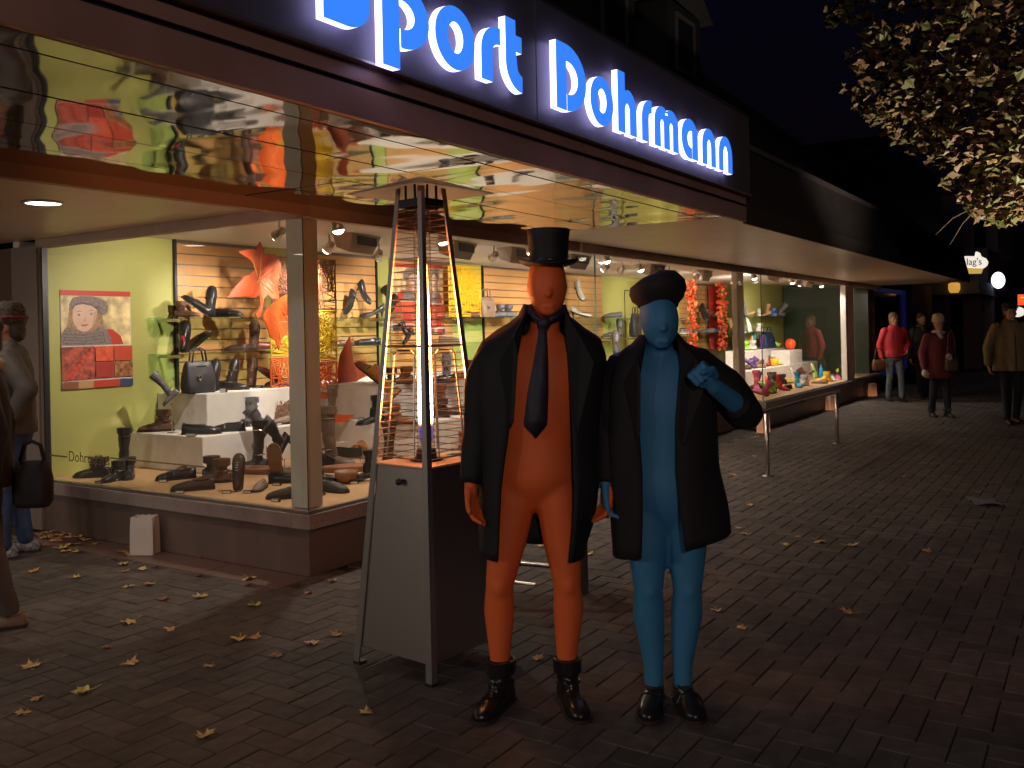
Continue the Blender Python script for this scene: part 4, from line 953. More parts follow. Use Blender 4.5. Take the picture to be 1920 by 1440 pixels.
# ------------------------------------------------------------------ pyramid patio heater
M_steel = mat('heater_steel', (.62, .58, .555), .36, 1, bump=.04, bscale=30)
M_postm = mat('heater_post', (.55, .52, .51), .35, .9)
M_wire = mat('guard_wire', (.45, .38, .34), .3, 1)
HC = (-.762, -1.552); e1 = Vector((.107, .994)); HA = math.atan2(.994, .107) - math.pi / 2
heater = thing('patio_heater', 'tall steel pyramid patio heater with glowing flame tube beside the orange man', 'patio heater', (HC[0], HC[1], 0), HA)
def hw(z): return .252 - (.252 - .087) * z / 2.12           # half width of the pyramid at height z
for sx, sy in ((-1, -1), (1, -1), (1, 1), (-1, 1)):
    mb = MB(); ring = []
    for z in (.0, .5, 1.0, 1.6, 2.19):
        w = hw(z); px, py = sx * w, sy * w; a = .036 - .012 * z / 2.19; b = .007
        ring.append([(px, py, z), (px - sx * a, py, z), (px - sx * a, py - sy * b, z), (px - sx * b, py - sy * b, z), (px - sx * b, py - sy * a, z), (px, py - sy * a, z)])
    mb.loft(ring).build('post', M_postm, heater)
    MB().box((sx * .252 - .022 * (sx > 0) * 2 + (.0 if sx > 0 else .0), sy * .252 - .044 * (sy > 0), -.001), (sx * .252 + .044 * (sx < 0), sy * .252 + .044 * (sy < 0), .012)).build('foot', M_dark, heater)
def side(k):                                                 # frame of one side: (along, out)
    return Matrix.Rotation(k * math.pi / 2, 3, 'Z')
DK = .925
for k in range(4):
    M = side(k); z0, z1 = .085, DK - .012
    a, b = hw(z0), hw(z1); o0 = .012
    vs = [(-a + .03, -a + o0, z0), (a - .03, -a + o0, z0), (b - .03, -b + o0, z1), (-b + .03, -b + o0, z1)]
    vs += [(x, y + .008, z) for x, y, z in vs]
    p = MB().add([M @ Vector(v) for v in vs], [(0, 1, 2, 3), (7, 6, 5, 4), (0, 4, 5, 1), (1, 5, 6, 2), (2, 6, 7, 3), (3, 7, 4, 0)]).build('side_panel', M_steel, heater)
    if k == 3:
        y = -hw(.86) + .011
        mb = MB(); mb.tube([M @ Vector((.02, y, .855)), M @ Vector((.02, y - .026, .852))], [.008, .008], 10); mb.tube([M @ Vector((.02, y - .02, .853)), M @ Vector((.02, y - .034, .852))], [.016, .014], 12)
        mb.build('door_knob', M_dark, p, True)
    # wire guard of this side
    g = MB(); zz = DK + .03; i = 0
    while zz < 2.09:
        w = hw(zz) - .012; g.tube([M @ Vector((-w, -w, zz)), M @ Vector((w, -w, zz))], .0021, 4); i += 1
        zz += .030 if i % 3 else .034
    for s in (-1, 1):
        g.tube([M @ Vector((s * hw(DK + .03) * .50, -hw(DK + .03) + .010, DK + .03)), M @ Vector((s * hw(1.42) * .46, -hw(1.42) + .010, 1.42))], .0032, 5)
    g.tube([M @ Vector((-hw(1.42) * .46, -hw(1.42) + .010, 1.42)), M @ Vector((-hw(1.42) * .3, -hw(1.44) + .010, 1.44)), M @ Vector((hw(1.42) * .3, -hw(1.44) + .010, 1.44)), M @ Vector((hw(1.42) * .46, -hw(1.42) + .010, 1.42))], .0032, 5)
    g.tube([M @ Vector((-hw(.955) * .50, -hw(.955) + .010, .955)), M @ Vector((hw(.955) * .50, -hw(.955) + .010, .955))], .0032, 5)
    zz = 1.42
    g.tube([M @ Vector((-hw(1.46) + .01, -hw(1.46) + .007, 1.46)), M @ Vector((hw(1.46) - .01, -hw(1.46) + .007, 1.46))], .0045, 5)
    g.build('wire_guard', M_wire, heater)
    MB().box((-hw(2.12) + .024, -hw(2.12) + .004, 2.10), (hw(2.12) - .024, -hw(2.12) + .012, 2.135)).build('top_rail', M_dark, heater).matrix_local = M.to_4x4()
    for s in (-1, 1): MB().box((s * .03 - .004, -hw(2.12) + .013, 2.08), (s * .03 + .004, -hw(2.12) + .021, 2.20)).build('bracket', M_dark, heater).matrix_local = M.to_4x4()
w = hw(DK) - .004
MB().box((-w, -w, DK - .010), (w, w, DK)).build('burner_deck', mat('deck_steel', (.62, .42, .32), .5, .25), heater, bevel=.003)
MB().lathe([(.075, 0), (.075, .008), (.05, .012), (.045, .05), (.04, .05)], (0, 0, DK + .001), 24).build('burner_ring', M_dark, heater, True)
M_tube = glass_mat('quartz_tube', (1, .97, .95), .7)
MB().lathe([(.040, 0), (.040, 1.14), (.038, 1.14), (.038, 0)], (0, 0, DK + .03), 24).build('quartz_tube', M_tube, heater, True)
mfl = mat('flame', (0, 0, 0), 1, emit=(1, .50, .20), estr=1)
nt = mfl.node_tree; b = nt.nodes['Principled BSDF']; gm = nt.nodes.new('ShaderNodeTexCoord'); sp = nt.nodes.new('ShaderNodeSeparateXYZ'); rmp = nt.nodes.new('ShaderNodeValToRGB')
nt.links.new(gm.outputs['Generated'], sp.inputs[0]); nt.links.new(sp.outputs[2], rmp.inputs[0]); nt.links.new(rmp.outputs[0], b.inputs['Emission Color'])
el = rmp.color_ramp.elements; el[0].position = 0; el[0].color = (.0010, .0006, .003, 1); el[1].position = 1; el[1].color = (.06, .012, .003, 1)
for p_, c_ in ((.11, (.0022, .0013, .007, 1)), (.17, (1, .38, .12, 1)), (.6, (.9, .32, .09, 1)), (.82, (.40, .09, .02, 1))):
    e = el.new(p_); e.color = c_
b.inputs['Emission Strength'].default_value = 55
MB().lathe([(.010, .0), (.030, .05), (.034, .16), (.034, .35), (.031, .60), (.022, .85), (.006, 1.06)], (0, 0, DK + .045), 16).build('flame', mfl, heater, True)
# reflector cap: shallow folded square plate
rw = .245
MB().add([(-rw, -rw, 2.165), (rw, -rw, 2.165), (rw, rw, 2.165), (-rw, rw, 2.165), (0, 0, 2.245), (-rw, -rw, 2.168), (rw, -rw, 2.168), (rw, rw, 2.168), (-rw, rw, 2.168), (0, 0, 2.249)],
         [(1, 0, 4), (2, 1, 4), (3, 2, 4), (0, 3, 4), (5, 6, 9), (6, 7, 9), (7, 8, 9), (8, 5, 9), (0, 1, 6, 5), (1, 2, 7, 6), (2, 3, 8, 7), (3, 0, 5, 8)]).build('reflector', mat('reflector_alu', (.75, .66, .58), .3, .9), heater)

# ------------------------------------------------------------------ people
M_skin = mat('skin', (.45, .22, .14), .55, vary=.1, vscale=10)
M_eye = mat('eye_dark', (.02, .015, .012), .2)
def hand(mb, wrist, d, n, thumb, s=1.0, curl=.25):
    """relaxed hand: wrist point, pointing direction d, palm normal n, side of the thumb"""
    d = Vector(d).normalized(); n = Vector(n).normalized(); x = d.cross(n).normalized() * thumb; n = x.cross(d).normalized() * (1 if thumb > 0 else -1)
    W = Vector(wrist); P = lambda a, b, c: W + (x * a + d * b + n * c) * s
    mb.cap(P(0, -.02, 0), .026 * s, P(0, .02, 0), .027 * s, 10)
    for a, L in ((.030, .072), (.011, .082), (-.009, .076), (-.027, .058)):
        mb.cap(P(a * .7, .01, 0), .016 * s, P(a, .085, .004), .0125 * s, 10)
        k = .085; c1 = P(a * 1.05, k + L * .5, .004 + curl * .05); c2 = P(a * 1.02, k + L * (1 - curl * .55), .004 + curl * .13)
        mb.cap(P(a, k, .004), .0105 * s, c1, .0095 * s, 10); mb.cap(c1, .0095 * s, c2, .008 * s, 10)
    mb.cap(P(.022, .015, .004), .016 * s, P(.046, .055, .014), .0125 * s, 10); mb.cap(P(.046, .055, .014), .0115 * s, P(.050, .095, .022), .0095 * s, 10)
def fist(mb, wrist, d, n, thumb, s=1.0):
    d = Vector(d).normalized(); n = Vector(n).normalized(); x = d.cross(n).normalized() * thumb; n = x.cross(d).normalized() * (1 if thumb > 0 else -1)
    W = Vector(wrist); P = lambda a, b, c: W + (x * a + d * b + n * c) * s
    mb.cap(P(0, -.02, 0), .027 * s, P(0, .03, 0), .030 * s, 12)
    for a, L in ((.033, .043), (.0115, .048), (-.0105, .046), (-.031, .038)):
        mb.cap(P(a * .75, .02, 0), .016 * s, P(a, .078, -.006), .0118 * s, 10)
        mb.cap(P(a, .080, -.006), .0122 * s, P(a * 1.02, .092, L * .8), .0105 * s, 10); mb.cap(P(a * 1.02, .092, L * .8), .0108 * s, P(a, .052, L + .006), .0098 * s, 10)
    mb.cap(P(.034, .018, .012), .0165 * s, P(.050, .055, .036), .0125 * s, 10); mb.cap(P(.050, .055, .036), .0125 * s, P(.018, .080, .066), .0108 * s, 10)
def head(mb, c, s=1.0, soft=False, tilt=None):
    """skull, jaw, brow, nose, ears, lips: face towards -y; c is the middle of the head"""
    x, y, z = c; q = lambda a, b, d: (x + a * s, y + b * s, z + d * s)
    mb.ell(q(0, .012, .030), (.076 * s, .094 * s, .098 * s), 18, 12); mb.ell(q(0, -.018, -.030), (.062 * s, .070 * s, .090 * s), 16, 10)
    mb.cap(q(-.012, -.075, -.10), .022 * s, q(.012, -.075, -.10), .022 * s, 10)
    if not soft: mb.cap(q(-.036, -.068, .022), .018 * s, q(.036, -.068, .022), .018 * s, 10)
    mb.cap(q(0, -.082, .012), .010 * s, q(0, -.102, -.026), .0145 * s, 10)
    mb.cap(q(-.013, -.088, -.028), .010 * s, q(.013, -.088, -.028), .010 * s, 8)
    if not soft: mb.cap(q(-.018, -.080, -.062), .012 * s, q(.018, -.080, -.062), .012 * s, 8)
    for e in (-1, 1):
        mb.ell(q(e * .045, -.055, -.025), (.022 * s, .022 * s, .026 * s), 10, 7)
        if not soft: mb.ell(q(e * .077, .012, -.008), (.010 * s, .020 * s, .032 * s), 10, 7)
        else: mb.ell(q(e * .073, .012, -.008), (.010 * s, .020 * s, .032 * s), 10, 7)
def stack(mb, rows, n=44, p=1.0):
    R2 = []; m_ = len(rows)
    for i in range(m_ - 1):                                    # Catmull-Rom between the rings
        a, b, c, d = rows[max(i - 1, 0)], rows[i], rows[i + 1], rows[min(i + 2, m_ - 1)]
        for k in range(5):
            t = k / 5; R2.append(tuple(.5 * (2 * b[j] + (c[j] - a[j]) * t + (2 * a[j] - 5 * b[j] + 4 * c[j] - d[j]) * t * t + (3 * b[j] - a[j] - 3 * c[j] + d[j]) * t ** 3) for j in range(5)))
    rows = R2 + [rows[-1]]
    return mb.loft([[(cx + rx * math.copysign(abs(math.cos(2 * math.pi * j / n)) ** p, math.cos(2 * math.pi * j / n)), cy + ry * math.copysign(abs(math.sin(2 * math.pi * j / n)) ** p, math.sin(2 * math.pi * j / n)), z) for j in range(n)] for z, cx, cy, rx, ry in rows])

nz = lambda mb, c, s: (mb.cap((c[0], c[1] - .092 * s, c[2] + .012), .011 * s, (c[0], c[1] - .112 * s, c[2] - .028), .016 * s), mb.cap((c[0] - .034, c[1] - .080, c[2] + .032), .014, (c[0] + .034, c[1] - .080, c[2] + .032), .014), mb.cap((c[0] - .014, c[1] - .092, c[2] - .078), .010, (c[0] + .014, c[1] - .092, c[2] - .078), .010))
PYAW = R(-57.1)

def open_coat(rows, n=40, p=.8):
    """shell open at the front: rows of (z_left, z_right, xl, xr, yc, ry, open_left, open_right)"""
    vs = []; fs = []
    for zl, zr, xl, xr, yc, ry, ol, orr in rows:
        cx = (xl + xr) / 2; rx = (xr - xl) / 2
        def ang(x): return math.acos(max(-1, min(1, math.copysign(abs((x - cx) / rx) ** (1 / p), x - cx))))
        a0 = -ang(ol); a1 = -ang(orr) - 0.0                   # front is -y
        # from the left opening round the left side, back, right side to the right opening
        start = a0; end = a1 - 2 * math.pi
        for j in range(n + 1):
            a = start + (end - start) * j / n
            x = cx + rx * math.copysign(abs(math.cos(a)) ** p, math.cos(a)); y = yc + ry * math.copysign(abs(math.sin(a)) ** p, math.sin(a))
            t = (x - xl) / (xr - xl); vs.append((x, y, zl + (zr - zl) * t))
    for i in range(len(rows) - 1):
        for j in range(n): fs.append((i * (n + 1) + j, i * (n + 1) + j + 1, (i + 1) * (n + 1) + j + 1, (i + 1) * (n + 1) + j))
    return vs, fs
def coat_obj(rows, sleeves, extra, m, parent, wr=.006, seed=0):
    rr_ = []
    for a, b in zip(rows[:-1], rows[1:]):
        for k in range(4): rr_.append(tuple(a[i] + (b[i] - a[i]) * k / 4 for i in range(8)))
    rr_.append(rows[-1])
    vs, fs = open_coat(rr_)
    me = bpy.data.meshes.new('coat'); me.from_pydata(vs, [], fs); me.update(); wrinkle(me, wr, 7, seed)
    o = put('coat', me, m, parent, True); sd = o.modifiers.new('thick', 'SOLIDIFY'); sd.thickness = .010; sd.offset = 0
    for s in sleeves:
        mb = MB()
        pts = []; rs = []
        for (p0, r0), (p1, r1) in zip(s[:-1], s[1:]):
            for k in range(7): pts.append(Vector(p0).lerp(Vector(p1), k / 7)); rs.append(r0 + (r1 - r0) * k / 7)
        pts.append(Vector(s[-1][0])); rs.append(s[-1][1])
        mb.tube(pts, rs, 20); me = mb.mesh('sleeve'); wrinkle(me, .008, 13, seed + 1)
        put('sleeve', me, m, o, True)
    for nm, poly in extra:
        me = MB().add(poly, [tuple(range(len(poly)))]).mesh(nm); q = put(nm, me, m, o); sd = q.modifiers.new('thick', 'SOLIDIFY'); sd.thickness = .008
    return o

# ---- the orange man
M_orange = mat('suit_orange', (.86, .155, .035), .6, vary=.05, vscale=5, bump=.05, bscale=400)
M_coat = mat('coat_black', (.0055, .005, .0075), .75, vary=.3, vscale=6, bump=.1, bscale=120)
man = thing('person', 'person in orange full body suit with black top hat, tie and coat beside the heater', 'person', (-.973, -2.251, 0), PYAW)
mb = MB()
head(mb, (.085, 0, 1.70), 1.03, True)
mb.ell((.085, -.03, 1.69), (.078, .085, .120), 18, 12)                  # stretched fabric over the face
mb.cap((.080, .018, 1.60), .060, (.062, .03, 1.46), .066)
stack(mb, [(1.50, .06, .03, .085, .062), (1.46, .06, .03, .155, .085), (1.40, .058, .02, .19, .105), (1.30, .05, .01, .178, .115), (1.18, .04, .01, .160, .112), (1.06, .028, .01, .150, .108), (.96, .022, .01, .160, .112), (.90, .018, .015, .158, .108), (.85, .016, .02, .115, .085), (.80, .016, .02, .05, .05)])
for s, hx, kx, ax in ((-1, -.068, -.134, -.139), (1, .108, .142, .134)):
    mb.cap((hx * .92, .018, .93), .083, (hx, .015, .82), .088); mb.cap((hx, .015, .82), .088, (hx * .5 + kx * .5, .012, .66), .080); mb.cap((hx * .5 + kx * .5, .012, .66), .080, (kx, .005, .49), .058)
    mb.cap((kx, .005, .49), .056, (kx * 1.02, .024, .38), .065); mb.cap((kx * 1.02, .024, .38), .065, (ax, .02, .19), .043); mb.cap((ax, .02, .19), .043, (ax, .02, .11), .041)
    mb.ell((kx, -.028, .49), (.036, .034, .05), 10, 8)
for s, pts in ((-1, ((-.135, .02, 1.43), (-.205, .02, 1.14), (-.238, -.03, .915))), (1, ((.255, .02, 1.43), (.305, .02, 1.14), (.312, -.02, .91)))):
    mb.cap(pts[0], .058, pts[1], .045); mb.cap(pts[1], .045, pts[2], .031)
core = fuse(mb, .008, 16); mb = MB().add([v.co for v in core.vertices], [p.vertices[:] for p in core.polygons])
nz(mb, (.085, 0, 1.69), 1.0); hand(mb, (-.240, -.035, .895), (.05, -.10, -1), (.75, -.5, 0), 1, 1.0, .45)
hand(mb, (.310, -.03, .895), (-.06, -.06, -1), (-.8, -.4, 0), -1, 1.0, .5)
put('body', fuse(mb, .0048, 3), M_orange, man)
rows = [ # z_left z_right xl xr yc ry open_left open_right
    (1.625, 1.62, -.005, .155, .035, .080, .0, .150), (1.575, 1.57, -.030, .172, .035, .095, -.008, .150), (1.525, 1.515, -.115, .235, .03, .110, -.022, .150), (1.485, 1.475, -.170, .290, .03, .125, -.033, .152), (1.42, 1.41, -.205, .318, .025, .142, -.045, .158),
    (1.30, 1.30, -.205, .310, .02, .155, -.058, .160), (1.10, 1.10, -.195, .285, .015, .162, -.085, .165), (.90, .90, -.195, .275, .015, .168, -.117, .170), (.75, .75, -.203, .25, .015, .172, -.128, .16), (.62, .605, -.211, .212, .015, .175, -.136, .146)]
ext = []
for s, pts in ((-1, [(-.004, -.062, 1.60), (-.055, -.125, 1.50), (-.115, -.145, 1.40), (-.075, -.150, 1.15), (-.060, -.150, 1.18), (-.040, -.135, 1.42)]), (1, [(.150, -.062, 1.595), (.205, -.125, 1.49), (.255, -.145, 1.39), (.185, -.155, 1.12), (.168, -.155, 1.16), (.155, -.135, 1.42)])):
    ext.append(('lapel', pts))
coat_obj(rows, [[((-.050, .025, 1.455), .045), ((-.125, .02, 1.425), .077), ((-.186, .02, 1.33), .074), ((-.205, .02, 1.14), .066), ((-.237, -.025, .908), .047)], [((.165, .025, 1.445), .045), ((.238, .02, 1.415), .077), ((.262, .02, 1.32), .074), ((.300, .02, 1.13), .060), ((.318, -.015, .905), .045)]], ext, M_coat, man, .012, 3)
M_tie = mat('tie_navy', (.022, .020, .038), .6, vary=.3, vscale=60)
tie = MB()
def strap(mbx, pts, th=.008):
    L = [(x - w / 2, y, z) for x, y, z, w in pts]; Rr = [(x + w / 2, y, z) for x, y, z, w in pts]; n = len(pts)
    vs = L + Rr + [(x, y - th, z) for x, y, z in L] + [(x, y - th, z) for x, y, z in Rr]; fs = []
    for i in range(n - 1): fs += [(i, i + 1, n + i + 1, n + i), (2 * n + i, 3 * n + i, 3 * n + i + 1, 2 * n + i + 1), (i, 2 * n + i, 2 * n + i + 1, i + 1), (n + i, n + i + 1, 3 * n + i + 1, 3 * n + i)]
    fs += [(0, n, 3 * n, 2 * n), (n - 1, 3 * n - 1, 4 * n - 1, 2 * n - 1)]
    mbx.add(vs, fs)
strap(tie, [(.066, -.078, 1.545, .040), (.060, -.093, 1.51, .034), (.050, -.118, 1.40, .058), (.036, -.122, 1.28, .082), (.025, -.120, 1.17, .092), (.023, -.119, 1.15, .092), (.023, -.118, 1.098, .004)])
to = tie.build('tie', M_tie, man, True); tie = MB()
tie.ell((.067, -.082, 1.548), (.027, .018, .024), 12, 8); tie.build('tie_knot', M_tie, to, True); tie = MB()
tie.tube([(.062, -.080, 1.552), (.030, -.058, 1.575), (.012, -.02, 1.60), (.02, .06, 1.615), (.08, .085, 1.62), (.14, .06, 1.615), (.150, -.02, 1.60), (.118, -.058, 1.575), (.074, -.080, 1.552)], .014, 8)
tie.build('tie_band', M_tie, to, True)
M_hat = mat('hat_felt', (.007, .0065, .009), .65, bump=.1, bscale=200)
hat = MB()
hat.lathe([(.078, 0), (.080, .02), (.080, .06), (.084, .11), (.089, .137), (.086, .142), (.0, .143)], (.094, .005, 1.785), 32, 1, 1.12)
ho = hat.build('top_hat', M_hat, man, True); hat = MB()
n = 36; rings = []
for r, dz in ((.076, .002), (.095, -.003), (.112, .001), (.122, .010), (.124, .016), (.121, .016), (.11, .006), (.095, .002), (.078, .006)):
    rings.append([(.094 + r * math.cos(2 * math.pi * j / n), .005 + r * 1.12 * math.sin(2 * math.pi * j / n), 1.780 + dz * 1.0 + .014 * (r / .124) ** 2 * abs(math.cos(2 * math.pi * j / n)) - .010 * (r / .124) ** 2 * abs(math.sin(2 * math.pi * j / n))) for j in range(n)])
hat.loft(rings, True, False); hat.build('brim', M_hat, ho, True)
MB().lathe([(.0812, .004), (.0816, .022), (.0812, .022)], (.094, .005, 1.787), 32, 1, 1.12).build('hat_band', mat('satin_black', (.02, .02, .022), .3), ho, True)
M_leather = mat('boot_leather', (.016, .014, .014), .28)
def boot_pair(parent, feet, kind='ankle_boot', colour='black', name='boot', s=1.05):
    for x, y, yaw in feet:
        root = None
        for nm, me, role in PROTO[kind]:
            o = bpy.data.objects.new(name if role == 'upper' and nm == 'upper' else nm, me); COL.objects.link(o)
            m = {'upper': shoe_mat(colour) if colour != 'black' else M_leather, 'sole': M_sole, 'lining': M_lin, 'lace': M_sole, 'strap': M_leather, 'fur': M_fur}[role]
            o.material_slots[0].link = 'OBJECT'; o.material_slots[0].material = m
            if nm == 'upper':
                o.parent = parent; o.location = (x, y, .002); o.rotation_euler = (0, 0, R(yaw)); o.scale = (s, s, s); root = o
            else: o.parent = root
boot_pair(man, [(-.165, -.05, 244), (.150, -.05, 282)])

# ---- the blue man
M_blue = mat('suit_blue', (.045, .22, .43), .6, vary=.05, vscale=5, bump=.05, bscale=400)
man2 = thing('person', 'person in a blue full body suit with black beret and dark coat raising a fist', 'person', (-.707, -2.698, 0), PYAW)
mb = MB()
head(mb, (.012, 0, 1.555), 1.0, True); mb.ell((.012, -.03, 1.545), (.076, .084, .115), 18, 12)
mb.cap((.010, .02, 1.46), .060, (.015, .03, 1.34), .068)
stack(mb, [(1.42, .02, .03, .085, .062), (1.385, .025, .03, .15, .085), (1.32, .025, .02, .178, .105), (1.22, .020, .01, .168, .113), (1.10, .012, .01, .155, .112), (.98, .005, .01, .150, .108), (.88, .010, .01, .162, .115), (.80, .02, .015, .155, .108), (.74, .025, .02, .11, .085), (.69, .026, .02, .05, .05)])
for hx, kx, ax in ((-.052, -.052, -.036), (.105, .106, .082)):
    mb.cap((hx * .95, .018, .88), .085, (hx, .015, .76), .090); mb.cap((hx, .015, .76), .090, (hx * .5 + kx * .5, .012, .62), .082); mb.cap((hx * .5 + kx * .5, .012, .62), .082, (kx, .005, .47), .060)
    mb.cap((kx, .005, .47), .058, (kx * .98, .024, .36), .066); mb.cap((kx * .98, .024, .36), .066, (ax, .02, .16), .042); mb.cap((ax, .02, .16), .041, (ax, .02, .08), .040)
    mb.ell((kx, -.028, .47), (.036, .034, .05), 10, 8)
mb.cap((-.15, .02, 1.37), .056, (-.20, .03, 1.12), .045); mb.cap((-.20, .03, 1.12), .045, (-.215, -.02, .90), .031)
mb.cap((.20, .02, 1.365), .056, (.350, -.02, 1.175), .047); mb.cap((.350, -.02, 1.175), .047, (.190, -.17, 1.290), .034)
core = fuse(mb, .008, 16); mb = MB().add([v.co for v in core.vertices], [p.vertices[:] for p in core.polygons])
nz(mb, (.012, 0, 1.545), .98); hand(mb, (-.215, -.02, .895), (.03, -.05, -1), (.8, -.4, 0), 1, .96, .55)
fist(mb, (.178, -.178, 1.300), (-.55, -.15, .55), (-.3, -.9, 0), 1, 1.0)
put('body', fuse(mb, .0045, 3), M_blue, man2)
rows = [(1.49, 1.49, -.060, .085, .03, .080, -.045, .072), (1.45, 1.45, -.090, .12, .03, .095, -.055, .078), (1.41, 1.415, -.155, .20, .03, .112, -.070, .082), (1.375, 1.385, -.192, .242, .03, .128, -.080, .080), (1.30, 1.31, -.208, .250, .025, .145, -.095, .068),
        (1.15, 1.17, -.206, .240, .02, .156, -.094, .050), (.95, .97, -.200, .240, .015, .165, -.088, .046), (.78, .84, -.197, .262, .015, .172, -.090, .055), (.605, .700, -.192, .280, .015, .178, -.100, .068)]
ext = [('lapel', [(-.05, -.062, 1.47), (-.095, -.122, 1.40), (-.150, -.142, 1.32), (-.105, -.150, 1.08), (-.092, -.150, 1.12), (-.085, -.135, 1.34)]), ('lapel', [(.076, -.062, 1.47), (.13, -.122, 1.40), (.175, -.145, 1.32), (.07, -.155, 1.06), (.055, -.155, 1.10), (.075, -.135, 1.34)])]
M_coat2 = mat('coat_plum_black', (.0075, .005, .0075), .8, vary=.3, vscale=6, bump=.1, bscale=120)
coat_obj(rows, [[((-.060, .025, 1.385), .045), ((-.130, .02, 1.358), .075), ((-.183, .03, 1.25), .070), ((-.200, .03, 1.10), .060), ((-.212, -.01, .90), .046)], [((.085, .025, 1.390), .045), ((.165, .02, 1.362), .076), ((.262, .01, 1.28), .084), ((.352, -.015, 1.165), .074), ((.330, -.05, 1.190), .068), ((.296, -.082, 1.212), .060)]], ext, M_coat2, man2, .013, 9)
bt = MB(); n = 32; rings = []
for r, z in ((.082, 0), (.086, .012), (.105, .030), (.116, .058), (.112, .088), (.085, .112), (.045, .122), (.004, .124)):
    rings.append([(.012 + r * .98 * math.cos(2 * math.pi * j / n), .012 + r * 1.1 * math.sin(2 * math.pi * j / n), 1.605 + z + .02 * math.cos(2 * math.pi * j / n + .6) * (z / .12) - .045 * (r * math.sin(2 * math.pi * j / n) < 0) * 0 + .05 * r / .116 * (-math.sin(2 * math.pi * j / n)) * .35) for j in range(n)])
bt.loft(rings); me = bt.mesh('beret'); wrinkle(me, .005, 18, 2); be = put('beret', me, mat('beret_felt', (.014, .010, .013), .8), man2, True)
MB().tube([(.014, .012, 1.726), (.018, .012, 1.742), (.024, .010, 1.748)], .0035, 6).build('beret_stalk', M_hat, be)
boot_pair(man2, [(-.055, -.045, 255), (.088, -.05, 272)], 'loafer', 'black', 'shoe', 1.08)

